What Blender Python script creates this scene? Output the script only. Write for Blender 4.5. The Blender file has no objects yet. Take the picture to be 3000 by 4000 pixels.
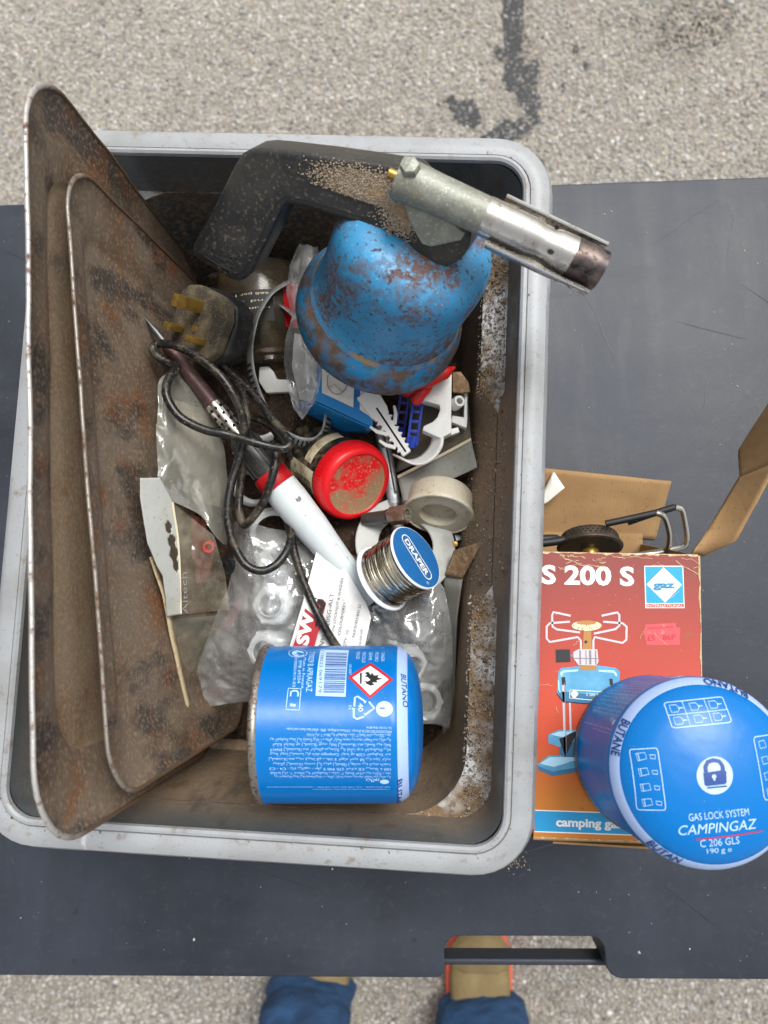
import bpy, bmesh, math, random
import numpy as np
from mathutils import Vector, Matrix
from mathutils.geometry import tessellate_polygon
random.seed(7); RNG = np.random.default_rng(7)
S = bpy.context.scene
COL = S.collection

# ------------------------------------------------------------------ camera
FPX, NX, NY, CZ = 2900.0, 1620.0, 2260.0, 1.30      # focal length (px of 4000), point straight below the lens, height
n_ = Vector((NX-1500, -(NY-2000), -FPX)).normalized()
w_ = -n_
u_ = (Vector((1, 0, 0)) - w_*w_.x).normalized()
v_ = w_.cross(u_)
cam = bpy.data.cameras.new('camera'); camo = bpy.data.objects.new('camera', cam); COL.objects.link(camo)
rot = Matrix((u_, v_, w_))
camo.matrix_world = Matrix.Translation((0, 0, CZ)) @ rot.to_4x4()
cam.sensor_width = 36; cam.lens = 36*FPX/4000; cam.clip_start = .01; cam.clip_end = 500
cam.dof.use_dof = True; cam.dof.focus_distance = .45; cam.dof.aperture_fstop = 8.5
S.camera = camo

# ------------------------------------------------------------------ light
W = bpy.data.worlds.new('World'); S.world = W; W.use_nodes = True
nt = W.node_tree; nt.nodes.clear()
sky = nt.nodes.new('ShaderNodeTexSky'); sky.sky_type = 'NISHITA'; sky.sun_disc = False
SUN_EL, SUN_AZ = math.radians(62), math.radians(35)
sky.sun_elevation = SUN_EL; sky.sun_rotation = SUN_AZ; sky.air_density = 1.0; sky.dust_density = 4.0
hs = nt.nodes.new('ShaderNodeHueSaturation'); hs.inputs['Saturation'].default_value = .10
bg = nt.nodes.new('ShaderNodeBackground'); bg.inputs['Strength'].default_value = .125
wo = nt.nodes.new('ShaderNodeOutputWorld')
nt.links.new(sky.outputs[0], hs.inputs['Color']); nt.links.new(hs.outputs[0], bg.inputs[0]); nt.links.new(bg.outputs[0], wo.inputs[0])
sl = bpy.data.lights.new('sun', 'SUN'); so = bpy.data.objects.new('sun', sl); COL.objects.link(so)
sl.energy = 1.5; sl.angle = math.radians(24); sl.color = (1, .97, .92)
sd = Vector((math.sin(SUN_AZ)*math.cos(SUN_EL), math.cos(SUN_AZ)*math.cos(SUN_EL), math.sin(SUN_EL)))
so.rotation_euler = sd.to_track_quat('Z', 'Y').to_euler()
S.view_settings.view_transform = 'Standard'; S.view_settings.look = 'None'
S.view_settings.exposure = 0.78; S.view_settings.gamma = 1; S.view_settings.use_curve_mapping = False

# ------------------------------------------------------------------ helpers: places
def ray(px, py):
    r = Vector(((px-1500)/FPX, -(py-2000)/FPX, -1.0))
    return Vector((r.dot(u_), r.dot(v_), r.dot(w_)))
def D(px, py, d):
    """the point of the scene d metres below the lens that the photograph shows at px, py (3000x4000)"""
    r = ray(px, py)
    return Vector((0, 0, CZ)) + r*(d/-r.z)
def frame(o, z, xh=(1, 0, 0)):
    z = Vector(z).normalized(); x = Vector(xh); x = (x - z*x.dot(z)).normalized(); y = z.cross(x)
    m = Matrix((x, y, z)).transposed().to_4x4(); m.translation = Vector(o)
    return m
def spline(pts, per=8, closed=False):
    P = [Vector(p) for p in pts]; out = []; n = len(P)
    for i in range(n if closed else n-1):
        if closed: a, b, c, d = P[i-1], P[i], P[(i+1) % n], P[(i+2) % n]
        else: a, b, c, d = P[max(i-1, 0)], P[i], P[i+1], P[min(i+2, n-1)]
        for k in range(per):
            t = k/per
            out.append(.5*((2*b) + (c-a)*t + (2*a-5*b+4*c-d)*t*t + (3*b-a-3*c+d)*t**3))
    if not closed: out.append(P[-1])
    return out
def resample(pts, n):
    pts = [Vector(p) for p in pts]
    L = [0]
    for a, b in zip(pts, pts[1:]): L.append(L[-1] + (b-a).length)
    out = []
    for k in range(n):
        s = L[-1]*k/(n-1); i = 0
        while i < len(pts)-2 and L[i+1] < s: i += 1
        t = (s-L[i])/max(L[i+1]-L[i], 1e-9)
        out.append(pts[i].lerp(pts[i+1], min(max(t, 0), 1)))
    return out
def lin(c):
    if isinstance(c, str):
        c = c.lstrip('#'); c = [int(c[i:i+2], 16)/255 for i in (0, 2, 4)]
        return tuple(x/12.92 if x <= .04045 else ((x+.055)/1.055)**2.4 for x in c)
    return tuple(c)

# ------------------------------------------------------------------ helpers: materials
MATS = {}
def mat(name, col, rough=.5, metal=0.0, layers=(), bump=(), alpha=None, trans=0, spec=.5, coat=0, coord='Object', attr=None, ior=1.45):
    m = bpy.data.materials.new(name); m.use_nodes = True; t = m.node_tree; N = t.nodes; L = t.links
    b = N['Principled BSDF']; tc = N.new('ShaderNodeTexCoord')
    def mask(spec_):
        kind, scale = spec_[0], spec_[1]
        lo, hi = spec_[2], spec_[3]; det = spec_[4] if len(spec_) > 4 else 3; st = spec_[5] if len(spec_) > 5 else None
        vec = tc.outputs[coord]
        if st:
            mp = N.new('ShaderNodeMapping'); mp.inputs['Scale'].default_value = st[:3]
            if len(st) > 3: mp.inputs['Rotation'].default_value = (0, 0, st[3])
            L.new(vec, mp.inputs[0]); vec = mp.outputs[0]
        if kind == 'noise':
            x = N.new('ShaderNodeTexNoise'); x.inputs['Scale'].default_value = scale; x.inputs['Detail'].default_value = det; x.inputs['Roughness'].default_value = .6
            o = x.outputs['Fac']
        elif kind == 'vor':
            x = N.new('ShaderNodeTexVoronoi'); x.inputs['Scale'].default_value = scale; o = x.outputs['Distance']
        elif kind == 'cell':
            x = N.new('ShaderNodeTexVoronoi'); x.inputs['Scale'].default_value = scale
            s = N.new('ShaderNodeSeparateColor'); L.new(x.outputs['Color'], s.inputs[0]); o = s.outputs[0]
        elif kind == 'wave':
            x = N.new('ShaderNodeTexWave'); x.inputs['Scale'].default_value = scale; x.inputs['Distortion'].default_value = det; o = x.outputs['Fac']
        elif kind in ('x', 'y', 'z'):
            s = N.new('ShaderNodeSeparateXYZ'); L.new(vec, s.inputs[0]); o = s.outputs['xyz'.index(kind)]
        if kind not in 'xyz': L.new(vec, x.inputs['Vector'])
        r = N.new('ShaderNodeMapRange'); r.inputs[1].default_value = lo; r.inputs[2].default_value = hi; r.clamp = True
        L.new(o, r.inputs[0]); return r.outputs[0]
    cur = None
    if attr:
        a = N.new('ShaderNodeAttribute'); a.attribute_name = attr; cur = a.outputs['Color']
    else:
        rgb = N.new('ShaderNodeRGB'); rgb.outputs[0].default_value = (*lin(col), 1); cur = rgb.outputs[0]
    rc = N.new('ShaderNodeValue'); rc.outputs[0].default_value = rough; rcur = rc.outputs[0]
    mc = N.new('ShaderNodeValue'); mc.outputs[0].default_value = metal; mcur = mc.outputs[0]
    for ly in layers:
        f = None
        for ms in (ly['m'] if isinstance(ly['m'], list) else [ly['m']]):
            g = mask(ms)
            if f is None: f = g
            else:
                mu = N.new('ShaderNodeMath'); mu.operation = 'MULTIPLY'; L.new(f, mu.inputs[0]); L.new(g, mu.inputs[1]); f = mu.outputs[0]
        if 'a' in ly:
            mu = N.new('ShaderNodeMath'); mu.operation = 'MULTIPLY'; L.new(f, mu.inputs[0]); mu.inputs[1].default_value = ly['a']; f = mu.outputs[0]
        if 'c' in ly:
            x = N.new('ShaderNodeMix'); x.data_type = 'RGBA'; L.new(f, x.inputs[0]); L.new(cur, x.inputs[6]); x.inputs[7].default_value = (*lin(ly['c']), 1); cur = x.outputs[2]
        if 'r' in ly:
            x = N.new('ShaderNodeMix'); L.new(f, x.inputs[0]); L.new(rcur, x.inputs[2]); x.inputs[3].default_value = ly['r']; rcur = x.outputs[0]
        if 'me' in ly:
            x = N.new('ShaderNodeMix'); L.new(f, x.inputs[0]); L.new(mcur, x.inputs[2]); x.inputs[3].default_value = ly['me']; mcur = x.outputs[0]
    L.new(cur, b.inputs['Base Color']); L.new(rcur, b.inputs['Roughness']); L.new(mcur, b.inputs['Metallic'])
    b.inputs['Specular IOR Level'].default_value = spec; b.inputs['IOR'].default_value = ior
    if coat: b.inputs['Coat Weight'].default_value = coat; b.inputs['Coat Roughness'].default_value = .15
    if trans: b.inputs['Transmission Weight'].default_value = trans
    nrm = None
    for kind, sc, strength, dist in bump:
        h = mask((kind, sc, 0, 1))
        bp = N.new('ShaderNodeBump'); bp.inputs['Strength'].default_value = strength; bp.inputs['Distance'].default_value = dist
        L.new(h, bp.inputs['Height'])
        if nrm: L.new(nrm, bp.inputs['Normal'])
        nrm = bp.outputs[0]
    if nrm: L.new(nrm, b.inputs['Normal'])
    if alpha is not None:
        if isinstance(alpha, tuple):
            g = mask(alpha[0]); r = N.new('ShaderNodeMapRange'); r.inputs[3].default_value = alpha[1]; r.inputs[4].default_value = alpha[2]
            L.new(g, r.inputs[0]); L.new(r.outputs[0], b.inputs['Alpha'])
        else: b.inputs['Alpha'].default_value = alpha
    MATS[name] = m
    return m

DUST = '#8a7458'
mat('asphalt', '#7d766b', .95, layers=[dict(m=('cell', 170, .2, .9), c='#a29a8d'), dict(m=('noise', 4, .45, .65), c='#7f796f', a=.5)], bump=[('vor', 170, .8, .004)])
mat('chips', (.3, .3, .3), .85, attr='tint', layers=[dict(m=('noise', 900, .4, .75, 3), c='#59534b', a=.45)], bump=[('noise', 1200, .5, .0006)])
mat('tar', '#1f2023', .6, layers=[dict(m=('noise', 160, .55, .72), c='#4a4742', a=.6)], bump=[('noise', 250, .6, .002)])
mat('table', '#1c2029', .42, layers=[
    dict(m=('noise', 5, .35, .66, 5), c='#2e343f', r=.54),
    dict(m=('noise', 22, .46, .74, 6, (1, .15, 1)), c='#23252a', a=.65, r=.36),
    dict(m=('noise', 16, .52, .72, 6, (.2, 1, 1)), c='#333740', a=.5, r=.6),
    dict(m=('noise', 180, .56, .72, 4), c='#3c3f46', a=.4),
    dict(m=('noise', 90, .66, .74, 5), c='#191a1d', a=.7)],
    bump=[('noise', 700, .10, .001), ('noise', 40, .10, .002), ('noise', 9, .12, .006)], spec=.4)
mat('scratch', '#484c54', .5)
mat('scratch_dark', '#1b1c1f', .5)
mat('table_frame', '#55585c', .4, metal=.6)
mat('rim_plastic', '#94979a', .42, layers=[dict(m=('noise', 25, .45, .75), c='#7b7b79', a=.7), dict(m=('noise', 130, .58, .74), c='#75695a', a=.7), dict(m=('noise', 700, .62, .72, 2), c='#6b6256', a=.5), dict(m=('noise', 60, .68, .76, 6, (1, .06, 1)), c='#dcdcda', a=.7)], bump=[('noise', 350, .12, .001)])
WALL = [dict(m=('noise', 22, .45, .72), c='#5d5244', a=.5, r=.8), dict(m=[('noise', 14, .26, .46), ('y', 1, .17, .04), ('z', 1, .150, .10)], c='#84705a', r=.9), dict(m=[('y', 1, .075, .055), ('y', 1, -.075, -.055), ('noise', 90, .25, .5, 4)], c='#7d6a55', a=.95, r=.95), dict(m=[('noise', 260, .45, .66, 4), ('z', 1, .155, .06)], c='#9a8468', a=.7, r=.95), dict(m=('noise', 60, .66, .74, 8, (.05, 1, .3, .6)), c='#6a6d6e', a=.4), dict(m=('noise', 45, .58, .70, 5, (1, 1, .25)), c='#34373a', a=.6), dict(m=('noise', 900, .62, .72, 2), c='#a08c6c', a=.6), dict(m=('noise', 50, .64, .70), c='#5d3a22', a=.4)]
mat('wall_plastic', '#4d5458', .30, layers=WALL, bump=[('noise', 500, .15, .001)])
mat('dirty_wall', '#43474a', .5, layers=WALL, bump=[('noise', 400, .4, .001)])
mat('ledge_plastic', '#b9bdbf', .6, layers=[dict(m=('noise', 30, .40, .58), c='#6d5a44', r=.95), dict(m=('noise', 160, .50, .66), c='#5a4735', a=.8, r=.95), dict(m=('noise', 800, .5, .66, 3), c='#8f7353', a=.7), dict(m=('noise', 70, .62, .68), c='#b9bcbe', a=.5)], bump=[('noise', 500, .6, .0015)])
RUST = [dict(m=('noise', 18, .45, .62), c='#55402f', a=.7), dict(m=('noise', 30, .50, .60, 6, (1, 1, .5)), c='#29292b', a=.75, r=.55), dict(m=('noise', 34, .54, .66, 6), c='#74441f', a=.6), dict(m=('noise', 420, .50, .70, 4), c='#97836a', a=.6), dict(m=('noise', 900, .66, .74, 2), c='#3a2a22', a=.8)]
mat('rusty_tin', '#6b5d4f', .8, layers=RUST, bump=[('noise', 300, .3, .001), ('noise', 900, .3, .0006)])
mat('dusty_tin', '#7b6a56', .85, layers=[dict(m=('noise', 20, .5, .72), c='#5d4128', a=.6), dict(m=('noise', 15, .56, .70), c='#33302d', a=.75, r=.55), dict(m=('noise', 500, .46, .68, 4), c='#9a8468', a=.65), dict(m=('noise', 70, .64, .70), c='#6f4524', a=.5), dict(m=('noise', 1000, .66, .72, 2), c='#2e231c', a=.7)], bump=[('noise', 500, .4, .0008)])
mat('worn_edge', '#54422f', .7, layers=[dict(m=('z', 1, .205, .232), c='#b3b0ac', r=.45, me=.5), dict(m=('noise', 60, .57, .66, 6), c='#5f4636', r=.8, me=.1), dict(m=('noise', 240, .55, .68), c='#5a3426', a=.8, me=0, r=.9)], bump=[('noise', 400, .4, .0006)])
mat('worn_edge_small', '#54422f', .7, layers=[dict(m=('z', 1, .176, .198), c='#8d867d', r=.45, me=.5), dict(m=('noise', 60, .48, .60, 6), c='#5f4636', r=.8, me=.1), dict(m=('noise', 240, .55, .68), c='#5a3426', a=.8, me=0, r=.9)], bump=[('noise', 400, .4, .0006)])
mat('torch_blue', '#2f84b3', .40, layers=[dict(m=('noise', 14, .45, .70), c='#1f6288', a=.7), dict(m=[('noise', 22, .45, .62, 4), ('noise', 170, .45, .53, 8)], c='#5b4130', r=.85), dict(m=[('noise', 30, .50, .60, 6), ('noise', 380, .43, .51, 5)], c='#5f3d28', a=.9, r=.85), dict(m=('noise', 320, .58, .64, 6), c='#4a3326', a=.9, r=.9), dict(m=('noise', 90, .62, .70), c='#3f9ccd', a=.5), dict(m=('noise', 900, .72, .76, 1), c='#b9b2a4', a=.8)], bump=[('noise', 120, .25, .001), ('noise', 600, .2, .0006)], spec=.6)
mat('torch_rust', '#13709f', .36, layers=[dict(m=('noise', 60, .42, .60, 8), c='#5b4636', r=.85), dict(m=('noise', 130, .48, .60, 6), c='#3f3a33', a=.8, r=.85), dict(m=('noise', 40, .56, .66, 6), c='#2f7f9c', a=.7), dict(m=('noise', 250, .58, .68, 4), c='#7a5436', a=.8, r=.9)], bump=[('noise', 120, .25, .001), ('noise', 600, .2, .0006)])
mat('torch_dust', '#857258', .95, layers=[dict(m=('noise', 60, .40, .56, 6), c='#1d6f9c', a=.9), dict(m=('noise', 300, .55, .65), c='#5b3f2b', a=.8)], bump=[('noise', 500, .5, .001)])
mat('dusty_black', '#222223', .42, layers=[dict(m=('noise', 30, .45, .70), c='#45413b', a=.6, r=.8), dict(m=('noise', 500, .56, .70, 3), c='#776c5b', a=.5, r=.9), dict(m=('noise', 60, .62, .70, 7, (.08, 1, 1, .7)), c='#6a665c', a=.6), dict(m=('noise', 18, .52, .66), c='#1d1d1d', a=.7)], bump=[('noise', 300, .3, .0008)])
mat('black_plastic', '#1f2021', .36, layers=[dict(m=('noise', 30, .48, .72), c='#4a463e', a=.55, r=.8), dict(m=('noise', 500, .60, .72, 3), c='#7d7465', a=.6, r=.9), dict(m=('noise', 60, .66, .74, 7, (.08, 1, 1, .7)), c='#5a574f', a=.5)], bump=[('noise', 500, .2, .0008)])
mat('cable_rubber', '#161617', .32, layers=[dict(m=('noise', 60, .54, .68), c='#5f5545', a=.6, r=.9), dict(m=('noise', 600, .56, .70, 3), c='#857659', a=.5, r=.95)], bump=[('noise', 700, .3, .0005)])
mat('dusty_plug', '#3a362f', .8, layers=[dict(m=('noise', 80, .40, .66), c='#75684f', a=.7), dict(m=('noise', 900, .5, .7, 3), c='#8a7a5c', a=.6)], bump=[('noise', 900, .5, .0006)])
mat('brass', '#ad8c48', .32, metal=.75, layers=[dict(m=('noise', 200, .5, .7), c='#7d5f2a', r=.5)])
mat('cast_zinc', '#84867c', .55, metal=.55, layers=[dict(m=('noise', 120, .45, .70), c='#a3a498', a=.7), dict(m=('noise', 60, .58, .72), c='#6f6346', a=.6, me=0, r=.9), dict(m=('noise', 700, .6, .7, 2), c='#d0d0c8', a=.5)], bump=[('noise', 500, .35, .0008)])
mat('steel_tube', '#c2c0bb', .25, metal=.95, layers=[dict(m=('noise', 90, .52, .70), c='#8c7c68', a=.7, r=.5), dict(m=('noise', 300, .6, .7), c='#4f3d33', a=.7, r=.7)], bump=[('noise', 300, .1, .0006)])
mat('burnt_steel', '#4e4748', .4, metal=.85, layers=[dict(m=('noise', 80, .48, .7), c='#8a7a6e', a=.7), dict(m=('noise', 200, .55, .68), c='#1f1b1c', a=.8, r=.7)], bump=[('noise', 300, .2, .0006)])
mat('hole_shade', '#0b0a0a', .9)  # near-black colour painting in the shade inside holes, slits and slots
mat('white_plastic', '#dcdcd8', .38, layers=[dict(m=('noise', 60, .55, .75), c='#b7ad9b', a=.5), dict(m=('noise', 700, .68, .74, 2), c='#7d705c', a=.6)], bump=[('noise', 200, .05, .001)])
mat('cream_plastic', '#bdb5a2', .5, layers=[dict(m=('noise', 70, .48, .72), c='#a3967c', a=.7), dict(m=('noise', 400, .6, .7, 3), c='#6d604a', a=.7)])
mat('iron_handle', '#c5cccd', .4, layers=[dict(m=('noise', 30, .5, .75), c='#b1b6b4', a=.6), dict(m=('noise', 300, .68, .74), c='#6d6a60', a=.7)])
mat('red_plastic', '#a80f18', .4)
mat('dark_red', '#5d0d14', .5)
mat('sawdust', '#9a8161', .95, layers=[dict(m=('noise', 500, .45, .65, 3), c='#6f5a42', a=.7), dict(m=('noise', 60, .55, .7), c='#4d4338', a=.5)], bump=[('noise', 600, .8, .001)])
mat('lid_red', '#d2141c', .35, layers=[dict(m=('noise', 500, .68, .74), c=DUST, a=.7)])
mat('lid_dusty', '#d2141c', .5, layers=[dict(m=('noise', 42, .43, .55, 7), c='#8d6f52', r=.95), dict(m=('noise', 500, .55, .65, 3), c='#a98a68', a=.6, r=.95)], bump=[('noise', 700, .4, .0006)])
mat('jar_black', '#1a1916', .45, layers=[dict(m=('noise', 120, .48, .65), c='#7a6b50', a=.7, r=.9)])
mat('label_cream', '#c9bd9e', .7, layers=[dict(m=('noise', 120, .5, .66), c='#7b6b4c', a=.7)])
mat('ink_black', '#191816', .6)
mat('solder', '#cfcabb', .18, metal=1, layers=[dict(m=('noise', 120, .5, .7), c='#a9a188', r=.3)])
mat('reel_white', '#dfe2ea', .35)
mat('reel_blue', '#1b5f9b', .45, layers=[dict(m=('noise', 120, .5, .75), c='#2b6da6', a=.6)])
mat('print_white', '#e9e8e2', .5)
mat('galvanised', '#9fa3a5', .42, metal=.8, layers=[dict(m=('noise', 90, .45, .65), c='#c4c9cb', a=.8), dict(m=('noise', 130, .58, .68), c='#5e5d58', a=.8, r=.7), dict(m=('noise', 40, .6, .7), c='#7f8890', a=.7)], bump=[('noise', 300, .3, .0006)])
mat('rusty_nut', '#6f4c3b', .7, metal=.3, layers=[dict(m=('noise', 150, .5, .65), c='#8f8a80', me=.8, r=.4)], bump=[('noise', 400, .4, .0006)])
mat('blue_plastic', '#1f3fa8', .4, layers=[dict(m=('noise', 300, .62, .72), c=DUST, a=.7)])
mat('fix_red', '#cf231f', .4, layers=[dict(m=('noise', 200, .55, .68), c='#7d4a3a', a=.7, r=.9)])
mat('grey_board', '#84857f', .8, layers=[dict(m=('noise', 30, .5, .7), c='#77705f', a=.7), dict(m=('noise', 500, .6, .7, 3), c='#5f5a4e', a=.6)], bump=[('noise', 500, .15, .0006)])
mat('dark_board', '#55554f', .8, layers=[dict(m=('noise', 40, .45, .65), c='#6d614d', a=.8)], bump=[('noise', 300, .2, .0008)])
mat('card_edge', '#b9a888', .9, layers=[dict(m=('noise', 200, .5, .65), c='#8d7859', a=.7)])
mat('light_card', '#a7a9a3', .8, layers=[dict(m=('noise', 20, .52, .72), c='#8d826a', a=.7), dict(m=('noise', 400, .62, .72, 3), c='#6d6657', a=.5)], bump=[('noise', 60, .2, .002)])
mat('cream_card', '#d3c8aa', .8)
mat('kraft', '#9a7a53', .85, layers=[dict(m=('noise', 25, .45, .72), c='#8a6a44', a=.7), dict(m=('wave', 120, .3, 1, 1), c='#8d6e48', a=.25), dict(m=('noise', 300, .62, .72, 3), c='#5f482e', a=.6), dict(m=('noise', 50, .68, .74, 7, (.05, 1, 1, .9)), c='#c2a680', a=.6)], bump=[('noise', 40, .25, .002), ('noise', 500, .15, .0005)])
mat('kraft_torn', '#b59a74', .9, layers=[dict(m=('noise', 300, .5, .65), c='#d9cdb4', a=.8)], bump=[('noise', 400, .5, .001)])
def film(name, haze, lo, hi, sc=30, gloss=.10, dirt='#8d7658'):
    m = bpy.data.materials.new(name); m.use_nodes = True; t = m.node_tree; N = t.nodes; L = t.links; N.clear()
    out = N.new('ShaderNodeOutputMaterial'); tc = N.new('ShaderNodeTexCoord')
    tr = N.new('ShaderNodeBsdfTransparent'); df = N.new('ShaderNodeBsdfDiffuse'); tl = N.new('ShaderNodeBsdfTranslucent'); gl = N.new('ShaderNodeBsdfGlossy')
    df.inputs[0].default_value = (*lin(haze), 1); tl.inputs[0].default_value = (*lin(haze), 1); gl.inputs['Roughness'].default_value = gloss
    nz = N.new('ShaderNodeTexNoise'); nz.inputs['Scale'].default_value = sc; nz.inputs['Detail'].default_value = 4; L.new(tc.outputs['Object'], nz.inputs['Vector'])
    mr = N.new('ShaderNodeMapRange'); mr.inputs[1].default_value = .35; mr.inputs[2].default_value = .7; mr.inputs[3].default_value = lo; mr.inputs[4].default_value = hi; L.new(nz.outputs['Fac'], mr.inputs[0])
    vo = N.new('ShaderNodeTexVoronoi'); vo.feature = 'DISTANCE_TO_EDGE'; vo.inputs['Scale'].default_value = 42
    nv = N.new('ShaderNodeTexNoise'); nv.inputs['Scale'].default_value = 60; L.new(tc.outputs['Object'], nv.inputs['Vector'])
    mx = N.new('ShaderNodeMix'); mx.data_type = 'RGBA'; mx.inputs[0].default_value = .03; L.new(tc.outputs['Object'], mx.inputs[6]); L.new(nv.outputs['Color'], mx.inputs[7]); L.new(mx.outputs[2], vo.inputs['Vector'])
    bp = N.new('ShaderNodeBump'); bp.inputs['Strength'].default_value = .5; bp.inputs['Distance'].default_value = .004; L.new(vo.outputs['Distance'], bp.inputs['Height'])
    b2 = N.new('ShaderNodeBump'); b2.inputs['Strength'].default_value = .35; b2.inputs['Distance'].default_value = .002; L.new(nv.outputs['Fac'], b2.inputs['Height']); L.new(bp.outputs[0], b2.inputs['Normal'])
    for s_ in (gl, df): L.new(b2.outputs[0], s_.inputs['Normal'])
    m1 = N.new('ShaderNodeMixShader'); m1.inputs[0].default_value = .35; L.new(df.outputs[0], m1.inputs[1]); L.new(tl.outputs[0], m1.inputs[2])
    m2 = N.new('ShaderNodeMixShader'); L.new(mr.outputs[0], m2.inputs[0]); L.new(tr.outputs[0], m2.inputs[1]); L.new(m1.outputs[0], m2.inputs[2])
    m3 = N.new('ShaderNodeMixShader'); m3.inputs[0].default_value = .13; L.new(m2.outputs[0], m3.inputs[1]); L.new(gl.outputs[0], m3.inputs[2])
    L.new(m3.outputs[0], out.inputs[0]); MATS[name] = m
film('polybag', '#e2e4e3', .20, .50, 40, .08)
film('milky_bag', '#a9a89b', .50, .82, 34, .16)
film('red_film', '#a8554d', .35, .85, 70, .16)
mat('dusty_film', '#9a927f', .35, alpha=(('noise', 50, .40, .70), .20, .55), layers=[dict(m=('noise', 90, .50, .65), c='#6f6450', a=.7)], bump=[('noise', 60, .5, .003)])
mat('gland_white', '#d5d8d8', .4, layers=[dict(m=('noise', 80, .5, .7), c='#b9bcbb', a=.6)])
mat('gland_inside', '#6f7475', .6)
mat('label_paper', '#dcdcda', .55, layers=[dict(m=('noise', 60, .5, .75), c='#bdbcb6', a=.6), dict(m=('noise', 160, .70, .74), c='#7b6a55', a=.8)], bump=[('noise', 30, .3, .002)])
mat('label_red', '#a9202b', .5)
mat('carton_blue', '#1480c4', .55, layers=[dict(m=('noise', 200, .64, .72), c='#c9d6dc', a=.6)])
mat('carton_white', '#dad8d0', .6, layers=[dict(m=('noise', 120, .5, .7), c='#b9b3a4', a=.6)])
mat('gas_blue', '#0066ae', .28, layers=[dict(m=('noise', 900, .70, .76, 2), c='#6fa3d6', a=.5), dict(m=('noise', 30, .62, .72, 7, (1, .1, 1)), c='#2f86dc', a=.4)], bump=[('noise', 22, .18, .004), ('noise', 60, .08, .002)], spec=.3)
mat('gas_print', '#a9c9ec', .4)
mat('gas_band', '#9cb3dc', .4, layers=[dict(m=('noise', 300, .66, .74), c='#7d8795', a=.6)])
mat('gas_dark', '#0d3a80', .4)
mat('seam_steel', '#8d8880', .35, metal=.85, layers=[dict(m=('noise', 120, .48, .64), c='#5b4636', me=.2, r=.8), dict(m=('noise', 500, .55, .68), c='#3a332c', a=.8)])
mat('warn_red', '#b3202a', .4)
mat('warn_white', '#dfe4ea', .4)
mat('logo_red', '#b02637', .4)
mat('print_cyan', '#1a93c9', .55)
mat('print_gaz', '#2f7fa8', .55)
mat('sticker', '#dc4a50', .5, layers=[dict(m=('noise', 200, .6, .7), c='#f0a0a0', a=.4)])
mat('sticker_ink', '#9c2630', .6)
mat('art_steel', '#c3b9bd', .5)
mat('art_blue', '#4f93b8', .5, layers=[dict(m=('noise', 60, .45, .7), c='#6fb0d0', a=.7)])
mat('art_blue_dark', '#356f95', .5)
mat('art_black', '#222126', .5)
mat('art_brass', '#a8763a', .5)
mat('art_mesh', '#8a7a5a', .5, layers=[dict(m=('vor', 700, .25, .45), c='#e0d3a8')])
mat('jeans', '#142a45', .9, layers=[dict(m=('noise', 14, .45, .68), c='#2a527f', a=.7), dict(m=('noise', 8, .5, .7), c='#16304f', a=.7), dict(m=('wave', 900, .3, .8, 1), c='#456e9c', a=.3)], bump=[('noise', 30, .5, .01), ('noise', 700, .4, .001)])
mat('jeans_seam', '#2a4a70', .9)
mat('suede', '#7d6c4a', .9, layers=[dict(m=('noise', 25, .45, .7), c='#94845f', a=.7)], bump=[('noise', 60, .4, .004)])
mat('sole_orange', '#d9634a', .7)
mat('sole_brown', '#5a4632', .8)
mat('glassy', '#3a352b', .12, alpha=.62, layers=[dict(m=('noise', 60, .50, .68), c='#5f4a2e', a=.7, r=.6)])
mat('jar_label', '#141311', .6)
mat('shaded_soil', '#3a2c21', .95, layers=[dict(m=('noise', 60, .45, .65), c='#241a15'), dict(m=('noise', 400, .55, .7, 3), c='#6d543c', a=.7)], bump=[('noise', 120, .8, .006), ('noise', 600, .5, .001)])  # dirt brown kept dark to stand for the shade between the things above
mat('grit', (.3, .25, .2), .95, attr='tint')
mat('bark', '#7a6147', .95, layers=[dict(m=('noise', 200, .45, .65), c='#9a8266', a=.8)], bump=[('noise', 300, .8, .002)])
mat('dark_metal', '#5d5f60', .38, metal=.8, layers=[dict(m=('noise', 90, .5, .7), c='#7d7870', a=.7, r=.6)])
mat('hose_steel', '#8d8f8f', .4, metal=.35, layers=[dict(m=('noise', 60, .5, .7), c='#5a574f', a=.7, r=.6)])
mat('barrel_brown', '#4d3a39', .5, metal=.5, layers=[dict(m=('noise', 60, .45, .68), c='#6b4a40', a=.7, r=.7), dict(m=('noise', 300, .55, .7), c='#8d7870', a=.4)])
mat('burner_mesh', '#4a4038', .6, metal=.5, layers=[dict(m=('noise', 200, .5, .7), c='#6f5f4e', a=.7)])
mat('pot_chrome', '#b9b6ad', .22, metal=.95, layers=[dict(m=('noise', 200, .6, .7), c='#5f574a', r=.6)])
mat('pot_black', '#191a1c', .5)
mat('crumple_red', '#a5564e', .4, alpha=.7, layers=[dict(m=('noise', 60, .45, .62), c='#b7a99a', a=.9)], bump=[('noise', 60, .8, .004)])

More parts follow.
